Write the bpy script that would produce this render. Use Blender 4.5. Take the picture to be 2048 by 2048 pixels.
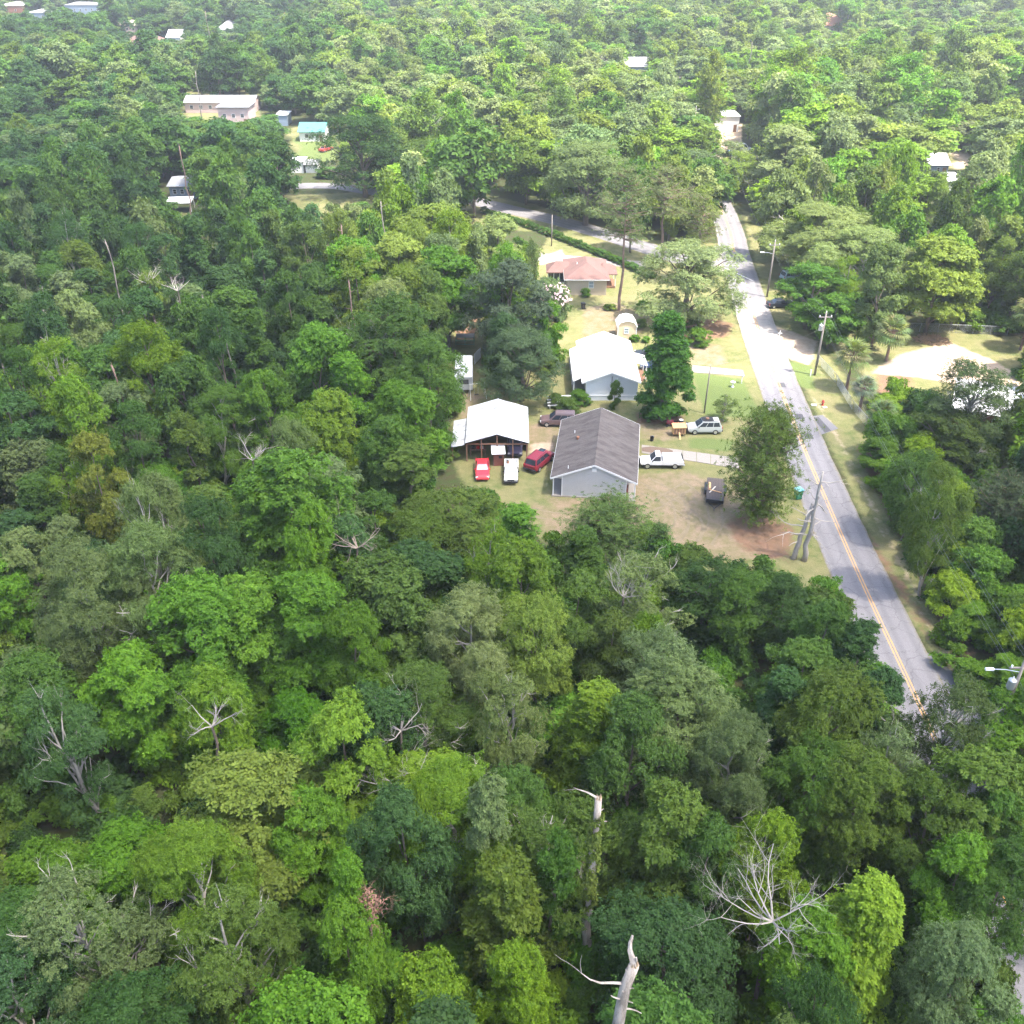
import bpy, bmesh, math, random
import numpy as np
from mathutils import Vector

# ------------------------------------------------------------------ clear
for o in list(bpy.data.objects):
    bpy.data.objects.remove(o, do_unlink=True)
scene = bpy.context.scene
COL = scene.collection
R_ = math.radians
random.seed(7)

# ------------------------------------------------------------------ camera
CAM_H, PITCH, FPX = 58.0, 33.0, 1896.0          # drone 58 m up, pitched 33 deg down; focal length in photo pixels
cam = bpy.data.cameras.new('camera'); cam_o = bpy.data.objects.new('camera', cam); COL.objects.link(cam_o)
cam_o.location = (0, 0, CAM_H); cam_o.rotation_euler = (R_(90 - PITCH), 0, 0)
cam.sensor_width = 36.0; cam.lens = 36.0 * FPX / 2048.0; cam.clip_end = 8000; cam.clip_start = 0.5
scene.camera = cam_o
scene.render.resolution_x = scene.render.resolution_y = 1024

# ------------------------------------------------------------------ sky and sun
SUN_EL, SUN_AZ = 66.0, 118.0                    # azimuth clockwise from +Y
world = bpy.data.worlds.new('World'); scene.world = world; world.use_nodes = True
wn = world.node_tree
sky = wn.nodes.new('ShaderNodeTexSky'); sky.sky_type = 'NISHITA'; sky.sun_disc = False
sky.sun_elevation = R_(SUN_EL); sky.sun_rotation = R_(SUN_AZ); sky.air_density = 1.0; sky.dust_density = 3.0
bg = wn.nodes['Background']; wn.links.new(sky.outputs[0], bg.inputs[0]); bg.inputs[1].default_value = 0.15
sun = bpy.data.lights.new('sun', 'SUN'); sun.energy = 3.3; sun.angle = R_(0.55); sun.color = (1.0, 0.945, 0.85)
sun_o = bpy.data.objects.new('sun', sun); COL.objects.link(sun_o)
TO_SUN = Vector((math.sin(R_(SUN_AZ)) * math.cos(R_(SUN_EL)), math.cos(R_(SUN_AZ)) * math.cos(R_(SUN_EL)), math.sin(R_(SUN_EL))))
sun_o.rotation_euler = TO_SUN.to_track_quat('Z', 'Y').to_euler(); sun_o.location = (0, 0, 200)
vs = scene.view_settings
vs.view_transform = 'Standard'; vs.look = 'None'; vs.gamma = 1.0; vs.use_curve_mapping = False; vs.exposure = 1.92
cy = scene.cycles
cy.max_bounces = 4; cy.diffuse_bounces = 2; cy.glossy_bounces = 2; cy.transmission_bounces = 2; cy.volume_bounces = 0; cy.transparent_max_bounces = 4; cy.use_denoising = True; cy.denoising_prefilter = 'NONE'; cy.use_adaptive_sampling = True; cy.adaptive_threshold = 0.032

# ------------------------------------------------------------------ pixel -> place
cp, sp = math.cos(R_(PITCH)), math.sin(R_(PITCH))
def ray(x, y):
    u = (x - 1024) / FPX; v = (y - 1024) / FPX
    return (u, cp - v * sp, -sp - v * cp)
def P(x, y, z=0.0):                               # photo pixel (2048 scale) on the level z
    d = ray(x, y); t = (z - CAM_H) / d[2]
    return Vector((d[0] * t, d[1] * t, z))
def PY(x, y, Y):                                  # photo pixel on the upright plane at distance Y
    d = ray(x, y); t = Y / d[1]
    return Vector((d[0] * t, Y, CAM_H + d[2] * t))
def pix(x, y, z):
    dz = z - CAM_H
    dep = y * cp - dz * sp
    return 1024 + FPX * x / dep, 1024 - FPX * (y * sp + dz * cp) / dep
S = 1.06                                          # the 1932-wide view of the photograph
def A(x, y, z=0.0): return P(x * S, y * S, z)

# ------------------------------------------------------------------ materials
MATS = {}
def nt(name):
    m = bpy.data.materials.new(name); m.use_nodes = True
    n = m.node_tree; n.nodes.clear()
    out = n.nodes.new('ShaderNodeOutputMaterial'); MATS[name] = m
    return m, n, out
def node(n, t, **k):
    x = n.nodes.new(t)
    for a, b in k.items(): setattr(x, a, b)
    return x
def setin(x, **k):
    for a, b in k.items(): x.inputs[a.replace('_', ' ')].default_value = b
def mat(name, col, rough=0.7, metal=0.0, var=0.15, scale=3.0, spec=0.4, dirt=None, dscale=0.6, damt=0.4, bump=0.0, bscale=20, stripes=None, dthr=(0.48, 0.72), stretch=None):
    m, n, out = nt(name)
    b = node(n, 'ShaderNodeBsdfPrincipled'); n.links.new(b.outputs[0], out.inputs[0])
    setin(b, Roughness=rough, Metallic=metal); b.inputs['Specular IOR Level'].default_value = spec
    tc = node(n, 'ShaderNodeTexCoord')
    if stretch:
        mp = node(n, 'ShaderNodeMapping'); mp.inputs['Scale'].default_value = stretch; n.links.new(tc.outputs['Object'], mp.inputs[0]); co = mp.outputs[0]
    else: co = tc.outputs['Object']
    nz = node(n, 'ShaderNodeTexNoise'); setin(nz, Scale=scale, Detail=5.0, Roughness=0.6); n.links.new(co, nz.inputs['Vector'])
    mx = node(n, 'ShaderNodeMix', data_type='RGBA')
    lo = tuple(c * (1 - var) for c in col); hi = tuple(min(1, c * (1 + var)) for c in col)
    mx.inputs[6].default_value = (*lo, 1); mx.inputs[7].default_value = (*hi, 1)
    n.links.new(nz.outputs[0], mx.inputs[0]); cur = mx.outputs[2]
    if dirt:
        n2 = node(n, 'ShaderNodeTexNoise'); setin(n2, Scale=dscale, Detail=7.0, Roughness=0.7); n.links.new(co, n2.inputs['Vector'])
        rp = node(n, 'ShaderNodeMapRange'); setin(rp, From_Min=dthr[0], From_Max=dthr[1], To_Min=0.0, To_Max=damt); n.links.new(n2.outputs[0], rp.inputs[0])
        m2 = node(n, 'ShaderNodeMix', data_type='RGBA'); m2.inputs[7].default_value = (*dirt, 1)
        n.links.new(rp.outputs[0], m2.inputs[0]); n.links.new(cur, m2.inputs[6]); cur = m2.outputs[2]
    n.links.new(cur, b.inputs['Base Color'])
    h = None
    if stripes:                                    # (axis, pitch in m, depth)
        ax, pitch, dep = stripes
        sx = node(n, 'ShaderNodeSeparateXYZ'); n.links.new(tc.outputs['Object'], sx.inputs[0])
        d = node(n, 'ShaderNodeMath', operation='DIVIDE'); n.links.new(sx.outputs[ax], d.inputs[0]); d.inputs[1].default_value = pitch
        fr = node(n, 'ShaderNodeMath', operation='FRACT'); n.links.new(d.outputs[0], fr.inputs[0])
        bp = node(n, 'ShaderNodeBump'); setin(bp, Strength=1.0, Distance=dep); n.links.new(fr.outputs[0], bp.inputs['Height']); n.links.new(bp.outputs[0], b.inputs['Normal'])
    elif bump:
        n3 = node(n, 'ShaderNodeTexNoise'); setin(n3, Scale=bscale, Detail=4.0); n.links.new(co, n3.inputs['Vector'])
        bp = node(n, 'ShaderNodeBump'); setin(bp, Strength=0.6, Distance=bump); n.links.new(n3.outputs[0], bp.inputs['Height']); n.links.new(bp.outputs[0], b.inputs['Normal'])
    return m

def leaf_mat(name, trans=0.34, hue=0.02, sat=1.06, fixed=None):
    m, n, out = nt(name)
    at = node(n, 'ShaderNodeAttribute', attribute_type='INSTANCER', attribute_name='color')
    va = node(n, 'ShaderNodeAttribute', attribute_type='GEOMETRY', attribute_name='var')
    hs = node(n, 'ShaderNodeHueSaturation'); setin(hs, Saturation=sat)
    if fixed: hs.inputs['Color'].default_value = (*fixed, 1)
    else: n.links.new(at.outputs['Color'], hs.inputs['Color'])
    mr = node(n, 'ShaderNodeMapRange'); setin(mr, To_Min=0.62, To_Max=1.42); n.links.new(va.outputs['Fac'], mr.inputs[0]); n.links.new(mr.outputs[0], hs.inputs['Value'])
    mh = node(n, 'ShaderNodeMapRange'); setin(mh, To_Min=0.5 + hue * 0.45, To_Max=0.5 - hue * 0.55); n.links.new(va.outputs['Fac'], mh.inputs[0]); n.links.new(mh.outputs[0], hs.inputs['Hue'])
    b = node(n, 'ShaderNodeBsdfPrincipled'); setin(b, Roughness=0.6); b.inputs['Specular IOR Level'].default_value = 0.16
    t = node(n, 'ShaderNodeBsdfTranslucent')
    ms = node(n, 'ShaderNodeMixShader'); ms.inputs[0].default_value = trans
    n.links.new(hs.outputs[0], b.inputs['Base Color'])
    br = node(n, 'ShaderNodeMix', data_type='RGBA', blend_type='MULTIPLY'); br.inputs[0].default_value = 1.0
    br.inputs[7].default_value = (1.35, 1.35, 0.6, 1); n.links.new(hs.outputs[0], br.inputs[6]); n.links.new(br.outputs[2], t.inputs[0])
    n.links.new(b.outputs[0], ms.inputs[1]); n.links.new(t.outputs[0], ms.inputs[2]); n.links.new(ms.outputs[0], out.inputs[0])
    return m

LEAF = leaf_mat('leaf')
NEEDLE = leaf_mat('needle', trans=0.2, hue=0.02)
PALM = leaf_mat('palm_leaf', trans=0.25, hue=0.02)
IVY = leaf_mat('ivy_leaf', fixed=(0.11, 0.15, 0.035))
BLOOM = mat('blossom', (0.72, 0.52, 0.56), 0.8, var=0.3)
BARK = mat('bark', (0.16, 0.125, 0.10), 0.95, var=0.5, scale=6, bump=0.03, bscale=9)
PBARK = mat('pine_bark', (0.21, 0.14, 0.11), 0.95, var=0.5, scale=5, bump=0.03, bscale=8)
DEAD = mat('dead_wood', (0.27, 0.235, 0.205), 0.9, var=0.35, scale=4, bump=0.05, bscale=7, dirt=(0.10, 0.083, 0.07), dscale=2.0, damt=0.9, dthr=(.44, .6), stretch=(1.6, 1.6, .3))
GREYBR = mat('grey_branch', (0.36, 0.325, 0.29), 0.9, var=0.25)
REDDEAD = mat('russet_foliage', (0.22, 0.12, 0.085), 0.9, var=0.4)
WHITE = mat('white_paint', (0.80, 0.80, 0.79), 0.5, var=0.05)
TRIM = mat('white_trim', (0.78, 0.78, 0.78), 0.5, var=0.04)
SIDING = mat('grey_siding', (0.55, 0.56, 0.58), 0.55, var=0.05, dirt=(0.42, 0.41, 0.38), damt=0.25, stripes=(2, 0.16, 0.02))
WSIDING = mat('white_siding', (0.74, 0.76, 0.80), 0.5, var=0.03, stripes=(2, 0.16, 0.015))
TANSIDING = mat('tan_siding', (0.52, 0.43, 0.33), 0.7, var=0.08, stripes=(2, 0.2, 0.015))
TANSHED = mat('tan_shed_board', (0.72, 0.55, 0.36), 0.7, var=0.06, stripes=(0, 0.3, 0.01))
SHINGLE = mat('grey_shingle', (0.118, 0.103, 0.098), 0.95, var=0.25, scale=9, dirt=(0.052, 0.043, 0.041), dscale=0.9, damt=0.9, dthr=(.42, .66), stretch=(.35, 1.3, 1), stripes=(1, 0.14, 0.008))
BSHINGLE = mat('red_brown_shingle', (0.20, 0.115, 0.10), 0.95, var=0.25, scale=9, dirt=(0.10, 0.075, 0.06), dscale=0.6, damt=0.5)
METALROOF = mat('white_metal_roof', (0.82, 0.82, 0.82), 0.35, var=0.03, stripes=(1, 0.25, 0.012))
SHEDROOF = mat('galvanised_roof', (0.60, 0.62, 0.65), 0.4, 0.1, var=0.06, scale=1.2, dirt=(0.15, 0.13, 0.125), dscale=0.45, damt=0.85, dthr=(0.5, 0.68), stripes=(1, 0.3, 0.012))
TEALROOF = mat('teal_roof', (0.10, 0.30, 0.27), 0.5, var=0.1)
ORROOF = mat('terracotta_roof', (0.50, 0.22, 0.14), 0.8, var=0.15)
GREYROOF = mat('grey_roof', (0.30, 0.30, 0.31), 0.8, var=0.15)
PINKWALL = mat('pink_wall', (0.56, 0.42, 0.40), 0.8, var=0.1)
BLUEWALL = mat('blue_grey_wall', (0.24, 0.30, 0.38), 0.7, var=0.1)
BRICK = mat('red_brick', (0.30, 0.13, 0.09), 0.9, var=0.3, scale=14)
WOOD = mat('weathered_wood', (0.22, 0.12, 0.075), 0.9, var=0.35, scale=5)
REDWOOD = mat('red_brown_board', (0.24, 0.085, 0.06), 0.85, var=0.2, scale=4)
DECK = mat('trailer_deck_wood', (0.10, 0.082, 0.075), 0.9, var=0.35, scale=4, dirt=(0.05, 0.04, 0.04), dscale=1.2, damt=0.6)
LUMBER = mat('fresh_lumber', (0.60, 0.36, 0.17), 0.8, var=0.2)
PALEDEAD = mat('pale_dead_wood', (0.42, 0.365, 0.32), 0.9, var=0.35, scale=4, bump=0.05, bscale=7, dirt=(0.17, 0.14, 0.115), dscale=2.0, damt=0.85, dthr=(.45, .6), stretch=(1.6, 1.6, .3))
SPLINT = mat('splintered_heartwood', (0.40, 0.29, 0.19), 0.9, var=0.3, scale=8)
PALEWOOD = mat('pale_board', (0.62, 0.56, 0.48), 0.8, var=0.15)
POLE = mat('utility_pole_wood', (0.24, 0.21, 0.185), 0.9, var=0.25)
STEEL = mat('galvanised_steel', (0.50, 0.52, 0.54), 0.4, 0.6, var=0.1)
WIRE = mat('aluminium_wire', (0.20, 0.20, 0.20), 0.4, 0.5, var=0.05)
DARKM = mat('dark_metal', (0.035, 0.035, 0.037), 0.5, 0.3, var=0.15)
TYRE = mat('tyre_rubber', (0.022, 0.022, 0.022), 0.9, var=0.15)
RIM = mat('alloy_rim', (0.55, 0.55, 0.56), 0.35, 0.7, var=0.05)
GLASS = mat('dark_glass', (0.03, 0.04, 0.055), 0.06, 0.0, var=0.1, spec=0.9)
SCREENG = mat('pale_glass', (0.30, 0.36, 0.42), 0.08, 0.0, var=0.1, spec=0.9)
BLACK = mat('black_plastic', (0.02, 0.02, 0.022), 0.5, var=0.1)
CONC = mat('concrete', (0.30, 0.27, 0.24), 0.85, var=0.10, scale=2, dirt=(0.30, 0.26, 0.22), dscale=0.7, damt=0.5, bump=0.004, bscale=30)
SOIL = mat('brown_soil', (0.17, 0.12, 0.09), 0.95, var=0.3, scale=8)
GREENBIN = mat('green_plastic', (0.03, 0.22, 0.13), 0.45, var=0.08)
BLUELID = mat('light_blue_plastic', (0.20, 0.55, 0.62), 0.4, var=0.05)
HYD = mat('hydrant_red', (0.50, 0.045, 0.04), 0.5, var=0.15)
LIGHTL = mat('lamp_lens', (0.75, 0.76, 0.74), 0.25, var=0.05)
TAIL = mat('tail_light_red', (0.35, 0.02, 0.02), 0.3, var=0.1)
BRUSH = mat('cut_brush_brown', (0.33, 0.22, 0.13), 0.95, var=0.4, scale=5)
TILE = mat('asphalt_patch', (0.085, 0.083, 0.09), 0.9, var=0.2, scale=20)
PATCHL = mat('asphalt_apron', (0.17, 0.165, 0.175), 0.9, var=0.15, scale=12)
def paint(name, col, rough=0.28, dirt=None, damt=0.3): return mat(name, col, rough, 0.0, var=0.05, spec=0.6, dirt=dirt, dscale=1.5, damt=damt)
PRED = paint('faded_red_paint', (0.62, 0.035, 0.05)); PWHITE = paint('white_car_paint', (0.78, 0.78, 0.77))
PWHITE2 = paint('worn_white_car_paint', (0.72, 0.72, 0.70), dirt=(0.35, 0.30, 0.27), damt=0.7)
PMAROON = paint('maroon_paint', (0.22, 0.02, 0.035)); PBROWN = paint('brown_mauve_paint', (0.14, 0.095, 0.095))
PSILVER = paint('silver_green_paint', (0.42, 0.44, 0.42)); PPURPLE = paint('purple_grey_paint', (0.13, 0.11, 0.17))
PBLACK = paint('black_paint', (0.025, 0.03, 0.04)); PBLUE = paint('pale_blue_paint', (0.42, 0.50, 0.62)); PTAN = paint('tan_paint', (0.45, 0.38, 0.30))

# ------------------------------------------------------------------ mesh helpers
class MB:
    def __init__(s): s.v = []; s.f = []; s.m = []
    def add(s, vs, fs, m=0):
        k = len(s.v); s.v += [tuple(p) for p in vs]
        s.f += [tuple(i + k for i in f) for f in fs]; s.m += [m] * len(fs); return s
    def box(s, x0, y0, z0, x1, y1, z1, m=0):
        v = [(x0,y0,z0),(x1,y0,z0),(x1,y1,z0),(x0,y1,z0),(x0,y0,z1),(x1,y0,z1),(x1,y1,z1),(x0,y1,z1)]
        return s.add(v, [(3,2,1,0),(4,5,6,7),(0,1,5,4),(1,2,6,5),(2,3,7,6),(3,0,4,7)], m)
    def cbox(s, cx, cy, cz, lx, ly, lz, m=0): return s.box(cx-lx/2, cy-ly/2, cz-lz/2, cx+lx/2, cy+ly/2, cz+lz/2, m)
    def hexa(s, b, t, m=0): return s.add(list(b) + list(t), [(3,2,1,0),(4,5,6,7),(0,1,5,4),(1,2,6,5),(2,3,7,6),(3,0,4,7)], m)
    def slab(s, quad, th, m=0):                    # quad (4 points, counter-clockwise from above) with thickness downwards
        return s.hexa([(p[0], p[1], p[2] - th) for p in quad], quad, m)
    def tube(s, pts, rad, n=6, m=0, cap=True):
        pts = [Vector(p) for p in pts]
        if not hasattr(rad, '__len__'): rad = [rad] * len(pts)
        rings = []
        for i, p in enumerate(pts):
            d = (pts[min(i+1, len(pts)-1)] - pts[max(i-1, 0)])
            if d.length < 1e-6: d = Vector((0, 0, 1))
            d.normalize(); a = d.cross(Vector((0, 0, 1)) if abs(d.z) < 0.9 else Vector((1, 0, 0))).normalized(); b = d.cross(a)
            rings.append([p + (a * math.cos(2*math.pi*j/n) + b * math.sin(2*math.pi*j/n)) * rad[i] for j in range(n)])
        k = len(s.v)
        for r in rings: s.v += [tuple(q) for q in r]
        for i in range(len(rings) - 1):
            for j in range(n):
                s.f.append((k+i*n+j, k+i*n+(j+1) % n, k+(i+1)*n+(j+1) % n, k+(i+1)*n+j)); s.m.append(m)
        if cap:
            s.f.append(tuple(k+j for j in reversed(range(n)))); s.m.append(m)
            s.f.append(tuple(k+(len(rings)-1)*n+j for j in range(n))); s.m.append(m)
        return s
    def lathe(s, prof, n=12, m=0, at=(0, 0, 0)):
        k = len(s.v)
        for r, z in prof:
            for j in range(n):
                a = 2*math.pi*j/n; s.v.append((at[0]+r*math.cos(a), at[1]+r*math.sin(a), at[2]+z))
        for i in range(len(prof)-1):
            for j in range(n): s.f.append((k+i*n+j, k+i*n+(j+1) % n, k+(i+1)*n+(j+1) % n, k+(i+1)*n+j)); s.m.append(m)
        s.f.append(tuple(k+j for j in reversed(range(n)))); s.m.append(m)
        s.f.append(tuple(k+(len(prof)-1)*n+j for j in range(n))); s.m.append(m)
        return s
    def mesh(s, name, mats):
        me = bpy.data.meshes.new(name); me.from_pydata(s.v, [], s.f)
        for m in (mats if isinstance(mats, (list, tuple)) else [mats]): me.materials.append(m)
        if any(s.m): me.polygons.foreach_set('material_index', s.m)
        me.update(); return me
    def build(s, name, mats, parent=None, smooth=False):
        me = s.mesh(name, mats)
        if smooth: me.polygons.foreach_set('use_smooth', [True] * len(me.polygons))
        return obj(name, me, parent)
def obj(name, data, parent=None):
    o = bpy.data.objects.new(name, data); COL.objects.link(o)
    if parent: o.parent = parent
    return o
def tag(o, label=None, cat=None, group=None, kind=None):
    if label: o['label'] = label
    if cat: o['category'] = cat
    if group: o['group'] = group
    if kind: o['kind'] = kind
    return o
def thing(name, label, cat, loc=(0, 0, 0), rz=0, group=None):
    o = obj(name, None); o.location = loc; o.rotation_euler = (0, 0, R_(rz)); o.empty_display_size = 0.3
    return tag(o, label, cat, group)
def bevel(o, w, n=2):
    b = o.modifiers.new('bevel', 'BEVEL'); b.width = w; b.segments = n; b.limit_method = 'ANGLE'; b.angle_limit = R_(35); return o

# ------------------------------------------------------------------ polygons (photo areas) for the ground cover and for what trees must not hide
def inpoly(px, py, poly):
    px = np.asarray(px, float); py = np.asarray(py, float); c = np.zeros(px.shape, bool); n = len(poly)
    for i in range(n):
        x1, y1 = poly[i]; x2, y2 = poly[(i+1) % n]
        k = ((y1 > py) != (y2 > py)) & (px < (x2-x1)*(py-y1)/((y2-y1) if y2 != y1 else 1e-9)+x1); c ^= k
    return c
def sdist(px, py, poly):
    d = np.full(px.shape, 1e9); n = len(poly)
    for i in range(n):
        x1, y1 = poly[i]; x2, y2 = poly[(i+1) % n]; dx, dy = x2-x1, y2-y1
        t = np.clip(((px-x1)*dx+(py-y1)*dy)/(dx*dx+dy*dy+1e-9), 0, 1); d = np.minimum(d, np.hypot(px-x1-t*dx, py-y1-t*dy))
    return np.where(inpoly(px, py, poly), d, -d)
def wpoly(pts): return [tuple(A(x, y).xy) for x, y in pts]

# ------------------------------------------------------------------ ground
def smooth_line(pts, step=2.0):
    out = []; n = len(pts)
    for i in range(n-1):
        p0, p1, p2, p3 = [np.array(pts[min(max(j, 0), n-1)], float) for j in (i-1, i, i+1, i+2)]
        k = max(1, int(np.linalg.norm(p2-p1)/step))
        for j in range(k):
            t = j/k; out.append(tuple(0.5*((2*p1)+(-p0+p2)*t+(2*p0-5*p1+4*p2-p3)*t*t+(-p0+3*p1-3*p2+p3)*t**3)))
    out.append(tuple(pts[-1])); return out
ROAD = smooth_line([(32.6, -10), (33.3, 20), (34.0, 38), (34.8, 58), (35.3, 76), (35.9, 90), (36.8, 107.5), (38.7, 135), (41.0, 160), (43.2, 182), (45.7, 204), (50, 270), (58, 360), (70, 470)])
STREET = smooth_line([tuple(P(x, y).xy) for x, y in ((880, 392), (960, 405), (1040, 424), (1110, 440), (1200, 466), (1290, 495), (1370, 520))] + [(41.2, 171)])
LANE = smooth_line([tuple(P(x, y).xy) for x, y in ((520, 378), (600, 372), (680, 373), (740, 383), (800, 388), (880, 392))])
def xs(a, b, st): return list(np.arange(a, b, st))
gx = [-3000, -1500, -800, -400, -250, -170] + xs(-120, -20, 4) + xs(-20, 85, 0.7) + xs(85, 200, 5) + [200, 260, 400, 800, 1500, 3000]
gy = [-3000, -1200, -400, -100, -30, 0, 20, 40, 60] + xs(70, 215, 0.7) + xs(215, 420, 4) + [420, 480, 560, 700, 900, 1300, 2000, 4000]
GX, GY = np.meshgrid(gx, gy); vx, vy = GX.ravel(), GY.ravel()
def zone(polys, soft=1.2):
    w = np.zeros(vx.shape)
    for pl in polys: w = np.maximum(w, np.clip(0.5 + sdist(vx, vy, wpoly(pl))/(2*soft), 0, 1))
    return w
def line_zone(line, hw, soft=1.0):
    d = np.full(vx.shape, 1e9)
    for i in range(len(line)-1):
        x1, y1 = line[i]; x2, y2 = line[i+1]; dx, dy = x2-x1, y2-y1
        t = np.clip(((vx-x1)*dx+(vy-y1)*dy)/(dx*dx+dy*dy+1e-9), 0, 1); d = np.minimum(d, np.hypot(vx-x1-t*dx, vy-y1-t*dy))
    return np.clip(0.5+(hw-d)/(2*soft), 0, 1)
Z_LAWN = zone([
    [(850,590),(960,560),(1040,440),(850,425),(840,395),(920,372),(1010,385),(1190,450),(1360,460),(1370,560),(1480,800),(1545,960),(1600,1110),(1480,1130),(1100,1060),(1000,1010),(880,930),(850,860),(850,760)],
    [(1400,395),(1470,420),(1500,600),(1540,640),(1600,720),(1640,800),(1650,900),(1720,1060),(1800,1250),(1770,1290),(1560,830),(1440,560)],
    [(1540,640),(1932,590),(1932,760),(1700,760)], [(540,240),(640,230),(640,300),(560,310)], [(540,370),(700,360),(720,400),(560,420)],
    [(290,400),(350,400),(340,460),(290,460)], [(1290,300),(1390,300),(1380,330),(1290,330)], [(1790,270),(1840,270),(1840,320),(1780,320)],
    [(340,170),(500,170),(490,240),(350,240)], [(1690,800),(1932,800),(1932,930),(1720,900)]], 1.5)
Z_DRY = zone([
    [(990,800),(1062,800),(1040,885),(995,870)], [(1000,950),(1090,960),(1210,895),(1300,890),(1400,930),(1420,960),(1490,1020),(1450,1060),(1250,1050),(1040,1010)],
    [(1210,800),(1290,810),(1290,830),(1210,828)], [(1100,580),(1160,570),(1230,600),(1200,640),(1100,640)], [(1300,640),(1360,650),(1370,690),(1300,690)],
    [(870,740),(910,740),(910,790),(870,790)], [(1030,938),(1120,942),(1100,965),(1040,958)], [(1690,800),(1932,800),(1932,930),(1720,900)]], 1.6)
Z_SAND = zone([
    [(1415,600),(1480,620),(1545,645),(1530,690),(1450,665)], [(1700,668),(1790,645),(1870,678),(1932,712),(1932,745),(1840,732),(1730,712),(1640,704),(1660,690)],
    [(1300,232),(1400,230),(1400,300),(1290,305)], [(1800,285),(1840,290),(1840,320),(1800,315)], [(1000,838),(1045,835),(1035,868),(1003,862)],
    [(345,180),(450,180),(440,200),(350,200)], [(985,500),(1060,470),(1070,490),(1020,500)]], 1.0)
Z_SAND = np.maximum(Z_SAND, 0.52*line_zone([(41.7,118),(41.5,105),(40.9,92),(40.3,80),(39.8,70),(39.2,60)], 0.75, 0.8))
Z_STRAW = zone([[(1370,985),(1420,960),(1500,1000),(1490,1060),(1400,1040)], [(1200,780),(1290,785),(1290,800),(1200,800)], [(1240,612),(1340,598),(1385,612),(1370,636),(1300,645)],
    [(855,590),(905,590),(900,640),(860,640)], [(1640,1010),(1700,1100),(1740,1160),(1800,1250),(1730,1170),(1650,1050)], [(1650,700),(1720,690),(1720,730),(1660,760)], [(1690,830),(1800,830),(1800,900),(1720,900)]], 1.4)
Z_STRAW = np.maximum(Z_STRAW, 0.9*line_zone([(44.0,104),(43.2,92),(42.4,80),(41.8,70),(41.2,62)], 0.9, 0.8))
Z_GREEN = zone([[(1305,702),(1400,715),(1442,790),(1330,785)], [(1300,825),(1390,830),(1380,852),(1300,845)], [(560,250),(640,250),(640,305),(560,300)], [(1480,680),(1530,690),(1540,740),(1510,730)]], 1.0)
nx, ny = len(gx), len(gy)
me = bpy.data.meshes.new('ground')
fs = [(j*nx+i, j*nx+i+1, (j+1)*nx+i+1, (j+1)*nx+i) for j in range(ny-1) for i in range(nx-1)]
me.from_pydata(np.column_stack([vx, vy, np.zeros_like(vx)]).tolist(), [], fs)
for nm, z in (('lawn', Z_LAWN), ('dry', Z_DRY), ('sand', Z_SAND), ('straw', Z_STRAW), ('green', Z_GREEN)):
    a = me.attributes.new(nm, 'FLOAT', 'POINT'); a.data.foreach_set('value', z.astype(np.float32))
ground = tag(obj('ground', me), kind='structure')
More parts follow.
